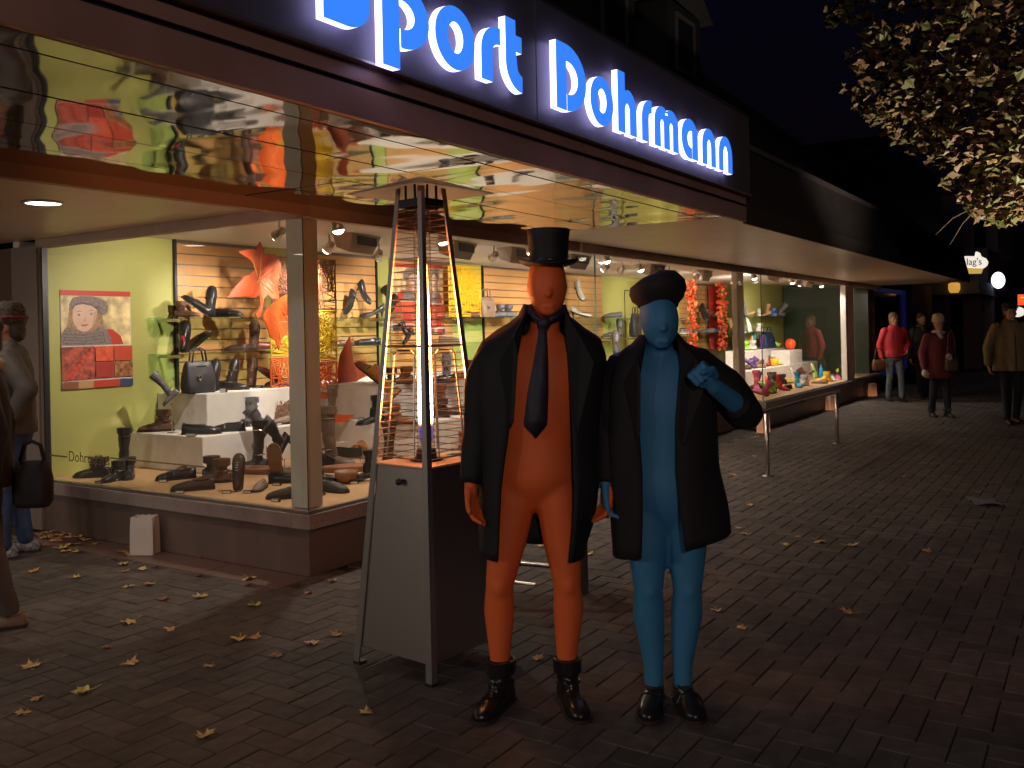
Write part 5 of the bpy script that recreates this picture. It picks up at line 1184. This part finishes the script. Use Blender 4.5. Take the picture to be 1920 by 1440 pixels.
# ---- passers-by
def person(label, loc, yaw, H, coat, trousers, shoe='black', hair=(.06, .035, .02), hat=None, hem=.48, stride=.10, hands=None, skin=None, kind='loafer', bulk=1.0, scarf=None, gloves=None, group=None, wr=.006, belt=None):
    t = thing('person', label, 'person', (*loc, 0), R(yaw), group); k = H / 1.72; seed = loc[0]
    V = lambda x, y, z: (x * k, y * k, z * k)
    hL = V(*(hands[0] if hands else (-.27, -.06, .80))); hR = V(*(hands[1] if hands else (.27, .02, .80)))
    mb = MB(); head(mb, V(0, -.01, 1.60), k); mb.cap(V(0, .015, 1.52), .055 * k, V(0, .03, 1.40), .06 * k)
    stack(mb, [(z * k, 0, .02 * k, rx * k, ry * k) for z, rx, ry in ((1.42, .10, .06), (1.30, .16, .10), (1.10, .14, .10), (.95, .15, .10), (.85, .13, .09))])
    sh = (Vector(V(-.175, .02, 1.37)), Vector(V(.175, .02, 1.37)))
    arms = []
    for s, h_, S in ((-1, Vector(hL), sh[0]), (1, Vector(hR), sh[1])):
        mid = (S + h_) / 2; bend = Vector((s * .05, .06, 0)) * k * max(0, 1 - (S - h_).length / (.62 * k)) * 5 + Vector((s * .02, .02, 0)); el = mid + bend; arms.append((S, el, h_))
        mb.cap(S, .04 * k, el, .038 * k); mb.cap(el, .038 * k, h_, .026 * k)
        d = (h_ - el).normalized(); hand(mb, h_, d, (-s * .9, -.3, .0), -s, .95 * k, .5)
    body = put('body', fuse(mb, .011, 4), skin or M_skin, t)
    for s in (-1, 1):
        MB().ell(V(s * .030, -.087, 1.603), (.010 * k, .006 * k, .006 * k), 8, 6).build('eye', M_eye, body, True)
    # trousers
    mb = MB()
    stack(mb, [(z * k, 0, .02 * k, rx * bulk * k, ry * bulk * k) for z, rx, ry in ((1.02, .155, .11), (.90, .170, .12), (.80, .165, .115))])
    for s in (-1, 1):
        fy = -stride * s
        mb.cap(V(s * .085, .02, .86), .09 * k, V(s * .09, .01 + fy * .45 - .02, .48), .068 * k); mb.cap(V(s * .09, .01 + fy * .45 - .02, .48), .066 * k, V(s * .095, .02 + fy, .10), .055 * k)
    me = fuse(mb, .013, 4); wrinkle(me, .008, 11, seed); put('trousers', me, trousers, t)
    # jacket
    mb = MB(); b = bulk
    rows = [(1.46, .085, .08), (1.40, .17, .105), (1.32, .205, .125), (1.15, .200, .135), (.98, .195, .14), (hem + .1, .205, .145), (hem, .208, .148)]
    stack(mb, [(z * k, 0, .02 * k, rx * b * k, ry * b * k) for z, rx, ry in rows])
    for s, (S, el, h_) in zip((-1, 1), arms):
        mb.cap(S, .078 * b * k, el, .066 * b * k); mb.cap(el, .066 * b * k, el.lerp(h_, .88), .050 * b * k)
    mb.cap(V(-.04, .02, 1.45), .068 * k, V(.04, .02, 1.45), .068 * k)
    me = fuse(mb, .013, 4); wrinkle(me, wr, 12, seed + 2); jk = put('jacket', me, coat, t)
    MB().tube([V(0, -.02 - .13 * b, z) for z in (hem + .02,)] + [V(.0, -.015 - .128 * b, 1.0), V(0, -.005 - .122 * b, 1.28), V(0, -.06, 1.42)], .005 * k, 5).build('zip', M_dark, jk)
    if hair:
        mb = MB(); mb.ell(V(0, .020, 1.655), (.095 * k, .108 * k, .088 * k), 18, 10); mb.ell(V(0, .055, 1.58), (.082 * k, .065 * k, .09 * k), 14, 9)
        me = fuse(mb, .012, 2); wrinkle(me, .012, 40, seed); put('hair', me, mat('hair_%d' % int(hair[0] * 1000), hair, .6), t)
    if hat == 'beanie' or (isinstance(hat, tuple) and hat[0] == 'beanie'):
        m = hat[1] if isinstance(hat, tuple) else M_hat
        mb = MB(); mb.lathe([(.086 * k, 0), (.098 * k, .01 * k), (.100 * k, .045 * k), (.096 * k, .06 * k), (.094 * k, .10 * k), (.07 * k, .14 * k), (.03 * k, .158 * k), (.002, .16 * k)], V(0, .012, 1.625), 22, 1, 1.12)
        me = mb.mesh('knit_hat'); bm = bmesh.new(); bm.from_mesh(me); bmesh.ops.subdivide_edges(bm, edges=bm.edges, cuts=1, use_grid_fill=True); bm.to_mesh(me); bm.free(); wrinkle(me, .006, 45, seed); put('knit_hat', me, m, t, True)
    if isinstance(hat, tuple) and len(hat) > 2:
        MB().tube([V(.101 * math.cos(a * .349), .012 + .113 * math.sin(a * .349), 1.668) for a in range(19)], .011 * k, 8, False).build('hat_trim', hat[2], t, True)
    if isinstance(hat, tuple) and hat[0] == 'cap':
        o = MB().lathe([(.092 * k, 0), (.100 * k, .03 * k), (.102 * k, .06 * k), (.08 * k, .085 * k), (.002, .092 * k)], V(0, .012, 1.655), 22, 1, 1.12).build('flat_cap', hat[1], t, True)
        MB().add([V(-.07, -.08, 1.665), V(.07, -.08, 1.665), V(.055, -.15, 1.652), V(-.055, -.15, 1.652), V(-.07, -.08, 1.675), V(.07, -.08, 1.675), V(.055, -.15, 1.658), V(-.055, -.15, 1.658)], [(0, 1, 2, 3), (7, 6, 5, 4), (0, 4, 5, 1), (1, 5, 6, 2), (2, 6, 7, 3), (3, 7, 4, 0)]).build('peak', hat[1], o)
    if scarf:
        mb = MB(); mb.tube([V(.085 * math.cos(a * .5236), .015 + .085 * math.sin(a * .5236), 1.455 + .012 * math.sin(a)) for a in range(13)], .034 * k, 10); mb.cap(V(-.03, -.09, 1.43), .036 * k, V(-.01, -.125, 1.37), .034 * k)
        me = fuse(mb, .012, 3); wrinkle(me, .006, 30, seed); put('scarf', me, scarf, t)
    if gloves:
        for s, (S, el, h_) in zip((-1, 1), arms):
            d = (h_ - el).normalized(); mb = MB(); mb.ell(h_ + d * .065 * k, (.055 * k, .05 * k, .07 * k), 12, 9); mb.cap(h_ + d * .03, .024, h_ + d * .07 + Vector((-s * .05, -.03, 0)), .018); put('mitten', fuse(mb, .011, 3), gloves, t)
    boot_pair(t, [(-.095 * k, (-.035 + stride) * k, 262), (.095 * k, (-.035 - stride) * k, 276)], kind, shoe, 'boot' if 'boot' in kind else 'shoe', 1.03 * k)
    return t
def bag(label, p, m, w=.3, h=.26, strap=.35, yaw=-57, d=.1):
    t = thing('shoulder_bag', label, 'bag', p, R(yaw)); mb = MB()
    mb.loft([[(math.copysign(abs(math.cos(a)) ** .4, math.cos(a)) * w / 2 * q, math.copysign(abs(math.sin(a)) ** .6, math.sin(a)) * d / 2 * e, z) for a in [2 * math.pi * j / 20 for j in range(20)]] for z, q, e in ((0, .8, .7), (.03, .97, 1), (h * .6, 1, .95), (h, .85, .4))])
    mb.build('bag_body', m, t, True); MB().tube([(-w * .36, 0, h * .93), (-w * .22, 0, h + strap * .8), (0, 0, h + strap), (w * .22, 0, h + strap * .8), (w * .36, 0, h * .93)], .010, 6).build('strap', m, t, True)
M_jean = mat('jeans_blue', (.028, .055, .125), .75, vary=.25, vscale=20); M_jgrey = mat('jeans_grey', (.13, .15, .17), .75, vary=.2, vscale=18); M_dk = mat('trousers_dark', (.014, .014, .02), .75)
person('person in a bright red jacket and grey jeans walking close to the shop', (14.75, -.80), -60, 1.70, mat('jacket_red', (.50, .022, .035), .6, vary=.1), M_jgrey, hair=(.22, .13, .06), hem=.86, hands=((-.25, -.02, .84), (.20, -.10, .98)), bulk=1.02)
person('person in dark clothes walking behind the red jacket', (15.9, -1.12), -60, 1.70, mat('jacket_charcoal', (.022, .022, .026), .7), M_dk, hair=(.06, .04, .025), hem=.82, scarf=mat('scarf_olive', (.10, .10, .05), .8), stride=-.1)
person('person in a maroon coat with white woolly hat, scarf and mittens', (11.84, -1.99), -58, 1.60, mat('coat_maroon', (.17, .022, .03), .75, vary=.15), M_dk, hair=None, hat=('beanie', mat('wool_cream', (.58, .50, .32), .9, vary=.2, vscale=60)), hem=.66, scarf=mat('scarf_white', (.55, .50, .46), .9, vary=.15, vscale=50), gloves=mat('mitten_white', (.62, .57, .50), .9), hands=((-.29, -.08, .82), (.09, -.19, 1.06)), kind='fur_boot', bulk=1.12)
person('person in a tan jacket and dark cap at the right edge', (11.15, -3.05), -62, 1.76, mat('jacket_tan', (.28, .20, .10), .7, vary=.15), M_dk, hair=(.05, .04, .03), hat=('cap', mat('cap_dark', (.02, .018, .018), .8)), hem=.76, stride=-.08, hands=((-.33, -.05, .84), (.30, -.02, .80)), bulk=1.16)
q = Vector((14.75, -.80, 0)) - RT * .33 * 1.0 - FW * .05
bag('brown leather bag hanging at the side of the red jacket', (q.x, q.y, .60), mat('bag_leather', (.13, .05, .02), .5), .26, .22, .22)
q = Vector((11.84, -1.99, 0)) + RT * .09 - FW * .22
bag('olive shoulder bag in front of the maroon coat', (q.x, q.y, .74), mat('bag_olive', (.10, .085, .05), .6), .20, .20, .46)
person('person in grey jacket, jeans and trainers looking at the left shop window', (-.62, 2.30), -125, 1.74, mat('jacket_grey', (.075, .062, .055), .65, vary=.2), M_jean, shoe='blackwhite', hair=(.05, .03, .02), hat=('beanie', mat('hat_plaid', (.07, .05, .045), .9, vary=.9, vscale=45), mat('trim_red', (.16, .025, .03), .9, vary=.95, vscale=70)), hem=.86, stride=.06, hands=((-.22, -.05, .86), (.30, .04, .98)), kind='sneaker', bulk=1.08)
person('person in black coat and grey leggings cut off by the left edge', (-1.66, .66), 240, 1.66, mat('coat_black_wool', (.014, .012, .015), .8), mat('leggings_grey', (.105, .085, .08), .8, vary=.15), shoe='taupe', hair=(.05, .03, .02), hem=.80, stride=.10, hands=((-.40, .10, .86), (.42, .06, .86)), kind='sneaker', scarf=mat('fur_cream', (.50, .44, .36), .9, vary=.3, vscale=70), bulk=1.0)
q = CAMP + FW * 4.75 + RT * ((56 - 960) / 1720 * 4.75)
bag('large black shopping bag carried at the left edge', (q.x, q.y, .66), mat('bag_soft_black', (.010, .009, .010), .8), .19, .24, .10, -57, .12)

# ------------------------------------------------------------------ street furniture
rail = thing('handrail', 'low steel handrail on posts in front of the far shop window', 'handrail', (5.01, -1.34, 0))
for x in (0, 2.86):
    pm = MB().lathe([(.022, 0), (.022, .64)], (x, 0, 0), 14).build('rail_post', M_alu, rail, True); MB().lathe([(.055, 0), (.055, .006), (.024, .01)], (x, 0, 0), 18).build('base_plate', M_alu, pm, True)
MB().tube([(-.35, 0, .655), (3.0, 0, .655)], .021, 12).build('top_rail', M_alu, rail, True)
M_paper = mat('paper_bag', (.62, .57, .52), .8, vary=.05)
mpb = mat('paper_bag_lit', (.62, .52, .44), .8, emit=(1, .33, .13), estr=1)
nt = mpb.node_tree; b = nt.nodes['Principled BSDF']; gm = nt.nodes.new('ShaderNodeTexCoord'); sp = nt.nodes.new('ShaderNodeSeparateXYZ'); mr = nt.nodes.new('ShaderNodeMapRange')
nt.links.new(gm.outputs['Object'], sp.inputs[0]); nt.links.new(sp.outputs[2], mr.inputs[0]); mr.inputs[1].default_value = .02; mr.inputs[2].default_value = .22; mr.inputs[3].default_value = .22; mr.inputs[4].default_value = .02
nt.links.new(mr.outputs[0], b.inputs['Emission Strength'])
def paper_bag(x, y, yaw, lit, label):
    t = thing('paper_bag', label, 'paper bag', (x, y, .003), R(yaw), 'white paper bags along the shop plinth'); w, d, h = .084, .055, .26
    vs = []; fs = []; n = 40
    def pt(s):
        per = [(-w, -d), (w, -d), (w * .93, 0), (w, d), (-w, d), (-w * .93, 0)]; k = s * 6; i = int(k) % 6; f = k - int(k)
        return (per[i][0] + (per[(i + 1) % 6][0] - per[i][0]) * f, per[i][1] + (per[(i + 1) % 6][1] - per[i][1]) * f)
    for z, sc in ((0, 1), (.045, 1.0), (.12, .99), (.2, .97), (h, .93)):
        for j in range(n):
            a, b2 = pt(j / n); vs.append((a * sc, b2 * sc, z + (.007 * (j % 2) if z == h else 0)))
    for i in range(4):
        for j in range(n): fs.append((i * n + j, i * n + (j + 1) % n, (i + 1) * n + (j + 1) % n, (i + 1) * n + j))
    o = MB().add(vs, fs + [tuple(range(n))[::-1]]).build('paper', mpb if lit else M_paper, t); sd = o.modifiers.new('thick', 'SOLIDIFY'); sd.thickness = .0015
    MB().box((-w * .99, -d - .004, .002), (w * .99, -d - .0012, .044)).build('base_fold', mpb if lit else M_paper, t)
    if lit: MB().lathe([(.02, .004), (.02, .02), (.0, .021)], n=12).build('tea_light', M_solepale, t)
paper_bag(-.12, 1.49, -62, False, 'white paper bag with zigzag top before the left corner plinth')
for x, lab in ((8.70, 'lit white paper bag nearest the blue man'), (12.5, 'lit white paper bag between the two rail posts'), (15.95, 'lit white paper bag farthest along the shop plinth')): paper_bag(x, -.13, -20, True, lab)
bench = thing('beer_bench', 'narrow folding bench with dark legs standing behind the two costumed men', 'bench', (.40, -1.28, 0), R(-57.1 + 90))
MB().box((-.13, -.55, .435), (.13, .42, .46)).build('seat_board', mat('bench_wood', (.13, .07, .035), .5, vary=.3), bench, bevel=.004)
bench.rotation_euler = (0, 0, R(30))
for y in (-.40, .30):
    for x in (-.10, .10): MB().box((x - .022, y - .022, 0), (x + .022, y + .022, .434)).build('leg', M_dark, bench)
MB().tube([(-.1, -.12, .05), (.1, .28, .05)], .01, 8).build('brace', M_alu, bench)
t = thing('pavement_bar', 'pale metal bar lying on the paving seen between the orange legs', 'bar', (.90, -1.11, .006), R(8)); MB().box((-.02, -.16, 0), (.02, .16, .014)).build('bar_body', M_alu, t, bevel=.003); MB().lathe([(.012, .014), (.012, .02), (.0, .021)], (0, .12, 0), 10).build('bolt', M_dark, t)
t = thing('litter', 'flat crumpled scrap of paper on the dark paving at right', 'litter', (4.42, -3.34, .003), R(20))
me = MB().add([(x * .06 - .15, y * .05 - .1, .012 * (1 + math.sin(x * 2.1 + y))) for y in range(5) for x in range(6)], [(y * 6 + x, y * 6 + x + 1, y * 6 + x + 7, y * 6 + x + 6) for y in range(4) for x in range(5)]).build('scrap', mat('litter_grey', (.16, .17, .19), .7), t)

# ------------------------------------------------------------------ fallen leaves
LEAVES = [(-0.36, 2.07), (-0.34, 1.99), (-0.8, 1.72), (-0.74, 1.32), (-0.19, 1.55), (-0.38, 1.34), (-0.5, 1.17), (-0.41, 1.12), (-0.71, 0.82), (-0.61, 0.75), (-0.0, 1.05), (0.01, 0.76), (-0.23, 0.3), (-0.27, -0.26), (-0.01, -0.2), (-0.77, 0.4), (-0.64, 0.24), (-0.6, -0.17), (-1.14, 0.19), (-1.1, -0.11), (-1.44, -0.07), (-1.52, -0.37), (-1.78, -0.0), (-1.04, -0.55), (-0.98, -0.6), (-0.9, -0.93), (-1.36, -0.73), (-1.1, -0.89), (-0.74, -0.94), (-1.83, -0.5), (-1.98, -0.39), (-2.09, -0.49), (-1.85, -1.32), (-1.38, -1.71), (-0.1, 2.66), (-0.15, 2.52), (-0.04, 2.61), (-0.09, 2.49), (-0.04, 2.44), (-0.05, 2.8), (-0.07, 2.34), (-0.08, 2.26), (-0.21, 2.44), (-1.13, 1.4), (5.62, -0.6), (2.55, -1.89), (2.37, -1.99), (2.18, -2.34), (0.55, -2.45), (0.85, -3.06), (5.51, -2.52), (4.89, -1.03), (3.46, -1.68), (8.05, -0.24), (6.29, -0.78), (4.03, -1.84), (2.46, -2.34), (2.37, -2.74), (2.44, -3.2), (2.38, -2.52), (1.37, -0.86), (1.35, -0.73), (-0.53, -1.99), (1.32, -1.26), (0.34, -2.66)]
mlv = [mat('fallen_leaf_%d' % i, c, .6, vary=.4, vscale=30) for i, c in enumerate([(.62, .42, .18), (.55, .28, .10), (.68, .54, .14), (.30, .13, .07)])]
LW = ['straw coloured', 'tan brown', 'yellow', 'dark brown']
def leaf_mesh(sd):
    r = random.Random(sd); pts = []; lobes = 5
    for i in range(lobes):
        a = R(-20 + i * 55); pts.append((a - R(15), .70)); pts.append((a - R(6), .74)); pts.append((a, (.85, .95, 1.08, .95, .85)[i])); pts.append((a + R(8), .72)); pts.append((a + R(16), .66)); pts.append((a + R(27), .50))
    outer = [Vector((math.cos(a) * q, math.sin(a) * q, 0)) for a, q in pts]
    vs = [Vector((0, 0, 0))] + outer; bend = [r.uniform(-.1, .5) for _ in range(3)]
    out = [(v.x * .038, v.y * .038, .004 + .038 * (abs(v.x) ** 2 * bend[0] + abs(v.y) ** 2 * bend[1] * .6 + .12 * math.sin(v.x * 5 + sd))) for v in vs]
    n = len(outer); mb = MB().add(out, [(0, i + 1, (i + 1) % n + 1) for i in range(n)]); mb.tube([(0, 0, .004), (-.004, -.03, .008), (.002, -.05, .014)], .0012, 4)
    mi = min(v[2] for v in mb.v); mb.v = [(x, y, z - mi) for x, y, z in mb.v]
    return mb.mesh('leaf_blade')
lms = [leaf_mesh(i) for i in range(4)]
for me in lms: me.materials.append(mlv[0])
rr = random.Random(5)
LEAVES += [(-.32 + .23 * rr.random(), 2.0 + .85 * rr.random()) for _ in range(9)] + [(-.45 + .35 * rr.random(), 1.6 + .5 * rr.random()) for _ in range(3)]
LEAVES.sort(key=lambda q: (Vector((q[0], q[1], 0)) - CAMP).length)
RANK = {}; ORD = ['nearest', 'second nearest', 'third nearest', 'fourth nearest', 'fifth nearest', 'sixth nearest', 'seventh nearest', 'eighth nearest', 'ninth nearest', 'tenth nearest', 'eleventh nearest', 'twelfth nearest', 'thirteenth nearest', 'fourteenth nearest', 'fifteenth nearest', 'sixteenth nearest']
for i, (x, y) in enumerate(LEAVES):
    o = bpy.data.objects.new('fallen_leaf', lms[i % 4]); COL.objects.link(o); c = (0, 0, 1, 0, 2, 1, 0, 3)[i % 8]
    o.material_slots[0].link = 'OBJECT'; o.material_slots[0].material = mlv[c]
    if not (-2.3 < x < 0 and y > .9) and x < 2 and y < -1.5 and False: c = 3
    place = 'in the drift by the pillar' if y > 2.2 and x > -.3 else 'left of the paper bag' if y > 1.6 else 'before the corner plinth' if y > .6 else 'left of the heater' if x < -.2 and y > -1.8 else 'near the costumed men' if x < 1.5 else 'right of the blue man'
    o.location = (x, y, .004); s = rr.uniform(.85, 1.45); o.scale = (s, s, s); o.rotation_euler = (rr.uniform(-.1, .1), rr.uniform(-.1, .1), rr.uniform(0, 6.28))
    kk = RANK.get((c, place), 0); RANK[(c, place)] = kk + 1
    tag(o, 'fallen %s leaf %s, %s to camera' % (LW[c], place, ORD[kk]), 'leaf', 'fallen leaves on the paving')

# ------------------------------------------------------------------ tree
tree = thing('tree', 'autumn tree with brown and green leaves overhanging the street at top right', 'tree', (6.6, -4.1, 0))
M_bark = mat('bark', (.09, .065, .05), .9, vary=.3, vscale=14, bump=.5, bscale=25)
tr = MB(); tr.tube([(0, 0, 0), (.03, .02, 1.2), (0, .05, 2.4), (.08, .1, 3.6), (.1, .1, 5.2)], [.19, .15, .13, .10, .05], 12); tr.build('trunk', M_bark, tree, True)
rr = random.Random(17); br = MB(); tips = []
for i in range(30):
    z = rr.uniform(2.5, 4.8); a = rr.uniform(0, 6.28) if i > 12 else rr.uniform(R(100), R(215)); L = rr.uniform(.7, 1.25) * (1 if z < 4 else .95)
    p0 = Vector((.05, .07, z)); d = Vector((math.cos(a), math.sin(a), rr.uniform(-.1, .5))); p1 = p0 + d * L * .5 + Vector((0, 0, .08)); p2 = p0 + d * L + Vector((0, 0, rr.uniform(-.35, .1)))
    br.tube([p0, p1, p2], [.035, .022, .008], 6)
    for k in range(5):
        q = p1.lerp(p2, rr.uniform(.0, 1)); e = q + Vector((rr.uniform(-.5, .5), rr.uniform(-.5, .5), rr.uniform(-.35, .45))); br.tube([q, q.lerp(e, .5) + Vector((0, 0, .04)), e], [.010, .007, .003], 5); tips += [q.lerp(e, rr.uniform(.3, 1)), e]
tag(br.build('branch', M_bark, tree, True), kind='stuff')
mlf = [mat('crown_leaf_%d' % i, c, .55) for i, c in enumerate([(.15, .095, .045), (.11, .12, .035), (.20, .145, .055), (.15, .07, .035)])]
cl = [MB() for _ in mlf]
# crown envelope in tree coordinates, with a hanging tip towards the shop side
env = [((.0, .45, 4.35), (1.8, 1.8, 1.35), 5400), ((-.45, .75, 3.35), (.95, .75, .62), 1600), ((-.55, .70, 2.85), (.45, .38, .42), 650), ((-.7, 1.4, 4.5), (1.0, .9, 1.05), 1900)]
for c, rad, n in env:
    for i in range(n):
        while True:
            u = Vector((rr.uniform(-1, 1), rr.uniform(-1, 1), rr.uniform(-1, 1)))
            if u.length < 1: break
        u = u.normalized() * (u.length ** .55); p = Vector((c[0] + u.x * rad[0], c[1] + u.y * rad[1], c[2] + u.z * rad[2]))
        if noise.noise(p * 1.7) < -.12: continue
        M = Euler((rr.uniform(-.9, .9), rr.uniform(-.9, .9), rr.uniform(0, 6.28))).to_matrix(); s = rr.uniform(.038, .075); k = rr.random()
        j = 0 if k < .42 else 1 if k < .72 else 2 if k < .88 else 3
        cl[j].add([p + M @ Vector(q) * s for q in ((0, -1, 0), (.55, -.35, .22), (.85, .15, .1), (.35, .35, .02), (0, 1, -.15), (-.35, .35, .02), (-.85, .15, .1), (-.55, -.35, .22))], [(0, 1, 2, 3, 4), (0, 4, 5, 6, 7)])
for mbx, m in zip(cl, mlf): tag(mbx.build('crown', m, tree), kind='stuff')

ul = thing('added_uplight', 'added round tree uplight sunk in the paving beyond the right edge', 'lamp', (5.3, -4.75, .004)); MB().lathe([(.12, 0), (.12, .012), (.09, .014), (.09, .006)], n=20).build('rim', M_alu, ul, True)  # invented uplight, added to brighten the hanging tip of the crown
MB().lathe([(.0, .006), (.089, .006), (.089, .009), (.0, .009)], n=20).build('lens', mat('uplight_lens', (.8, .8, .7), .4, emit=(1, .8, .6), estr=3), ul)
lamp('SPOT', 'added_uplight_lamp', (5.3, -4.75, .04), 1000, (1, .82, .60), ul, aim=(6.25, -3.3, 3.5), size=.08, angle=64, blend=.9)
# ------------------------------------------------------------------ buildings at the end of the street
M_brick = mat('brick_dark', (.11, .06, .05), .8, vary=.3, vscale=10, bump=.4, bscale=40)
nb = thing('neighbour_shop', 'dark shop next to the shoe shop with blue lit window frame and brick pier', 'shop', (17.7, 0, 0))
def bb(name, a, b, m, p=nb): return MB().box((a[0] - 17.7, a[1], a[2]), (b[0] - 17.7, b[1], b[2])).build(name, m, p)
M_bluef = mat('frame_blue_lit', (.05, .06, .17), .5, emit=(.06, .07, .5), estr=.035)
bb('window_pane', (17.75, .30, .35), (21.9, .31, 2.25), mat('pane_night', (.012, .012, .022), .08))
bb('window_frame', (17.65, .24, 2.26), (22.2, .34, 2.36), M_bluef); bb('window_frame', (21.92, .24, .3), (22.2, .34, 2.258), M_bluef); bb('window_frame', (17.65, .24, .25), (21.918, .34, .345), M_bluef)
bb('base_wall', (17.65, .2, 0), (22.2, .36, .248), M_brick)
bb('brick_pier', (22.25, .1, 0), (25.6, .6, 2.6), M_brick)
bb('upper_wall', (19.1, .05, 2.62), (27.5, 6, 6.0), M_roof)
bb('cross_rail', (17.75, .27, 1.05), (21.9, .298, 1.10), mat('rail_steel', (.45, .45, .42), .3, .8))
pub = thing('corner_house', 'dark house at the street end with pillars and lit sign above the entrance', 'house', (26, 0, 0))
def pb(name, a, b, m): return MB().box((a[0] - 26, a[1], a[2]), (b[0] - 26, b[1], b[2])).build(name, m, pub)
M_wall = mat('house_wall_dark', (.10, .085, .075), .8, vary=.2)
pb('entrance_beam', (25.7, -1.15, 2.32), (31, 0.6, 2.72), M_wall); pb('pillar', (28.0, -.95, 0), (28.5, -.45, 2.318), mat('pillar_rose', (.16, .10, .10), .7)); pb('pillar', (30.4, -1.1, 0), (30.9, -.6, 2.318), mat('pillar_rose'))
pb('door_glass', (26.0, .62, .1), (27.6, .64, 2.2), mat('pane_night')); pb('wall', (25.7, .66, 0), (34, 1.0, 2.7), M_wall)
pb('upper_storey', (31, -.9, 2.73), (40, 6, 4.0), M_wall); pb('gable', (33.5, -1.0, 4.02), (40, 6, 6.2), mat('render_pale', (.22, .19, .15), .8))
w = pb('window', (33.44, -.62, 4.1), (33.498, -.25, 5.3), mat('pane_night'))
for z in (4.12, 5.24): pb('blue_tube', (33.40, -.60, z), (33.43, -.27, z + .035), mat('tube_blue', (.5, .6, 1), .4, emit=(.45, .55, 1.0), estr=.8))
pb('door_glow', (26.4, .60, .9), (26.46, .615, 1.5), mat('red_neon', (.6, .05, .05), .5, emit=(1, .05, .06), estr=.25)); pb('door_glow', (27.0, .60, .9), (27.05, .615, 1.5), mat('red_neon'))
# illuminated sign lag's, seen over the canopy edge
sg = thing('illuminated_sign', "white and yellow lit pub sign reading lag's over the canopy edge", 'sign', (24.85, -1.15, 2.84), R(-57))
mw = mat('sign_white_lit', (.8, .78, .74), .5, emit=(1, .90, .78), estr=.75); my = mat('sign_yellow_lit', (.7, .5, .15), .5, emit=(.80, .52, .12), estr=.55)
MB().prism([(-.24, .20), (-.27, .52), (.02, .51), (.05, .64), (.13, .60), (.17, .50), (.30, .44), (.36, .34), (.33, .24), (.24, .17)], -.05, .05).build('white_panel', mw, sg)
MB().prism([(-.55, .02), (-.47, .08), (-.30, .09), (-.27, .195), (.22, .165), (.16, .02)], -.045, .045).build('yellow_panel', my, sg)
o = put('lettering', font_mesh("lag's", .27, .004), mat('sign_ink_blue', (.03, .03, .22), .5), sg); o.rotation_euler = (R(90), 0, 0); o.location = (-.27, -.056, .27)
# small street lights far away
t = thing('wall_lamp', 'amber lamp on the entrance beam left of the lit sign', 'lamp', (25.55, -.52, 2.36), R(-57)); MB().lathe([(.11, 0), (.16, .10), (.16, .26), (.1, .3)], n=14).build('shade', mat('amber_glass', (.6, .3, .05), .4, emit=(.85, .42, .07), estr=.55), t, True); MB().box((-.03, -.03, .3), (.03, .3, .34)).build('arm', M_dark, t)
t = thing('round_lamp', 'round blue white lamp right of the lit sign', 'lamp', (29.6, -1.32, 2.83), R(-57)); MB().ell((0, 0, 0), (.22, .12, .27), 18, 12).build('globe', mat('globe_blue', (.6, .7, 1), .4, emit=(.70, .80, 1), estr=2.2), t, True); MB().tube([(0, .1, 0), (0, .5, .1)], .03, 8).build('arm', M_dark, t)
t = thing('neon_sign', 'small red and orange neon sign at the right edge', 'sign', (36.9, -1.55, 2.10), R(-57)); MB().box((-.2, -.04, 0), (.22, .04, .42)).build('box', mat('neon_red', (.6, .05, .02), .5, emit=(1, .10, .02), estr=.9), t); MB().tube([(-.12, -.05, .30), (.12, -.05, .30), (.02, -.05, .12)], .03, 6).build('tube', mat('neon_orange', (.8, .4, .05), .5, emit=(1, .55, .08), estr=1), t)
t = thing('window_light', 'pale lit shop lamp behind the shoulder of the tan jacket', 'lamp', (36.8, -1.35, 1.66), R(-57)); MB().ell((0, 0, .18), (.30, .15, .20), 16, 10).build('globe', mat('globe_pale', (.8, .8, .7), .4, emit=(1, .95, .82), estr=.7), t, True); MB().tube([(0, 0, -.02), (0, 0, -.3)], .03, 8).build('stem', M_dark, t)
far = thing('street_house', 'dark house across the end of the street behind the far lamps', 'house', (44, -6, 0))
MB().box((0, -8, 0), (8, 5.5, 6.5)).build('wall', M_roof, far); MB().add([(-.4, -8.4, 6.5), (8.4, -8.4, 6.5), (8.4, 5.9, 6.5), (-.4, 5.9, 6.5), (4, -8.4, 9.5), (4, 5.9, 9.5)], [(0, 3, 5, 4), (1, 4, 5, 2), (0, 4, 1), (3, 2, 5)]).build('roof', M_roof, far)
for i in range(3): MB().box((-.05, -6.5 + i * 3.5, 1.0), (-.002, -5.2 + i * 3.5, 2.4)).build('window', mat('pane_night'), far)
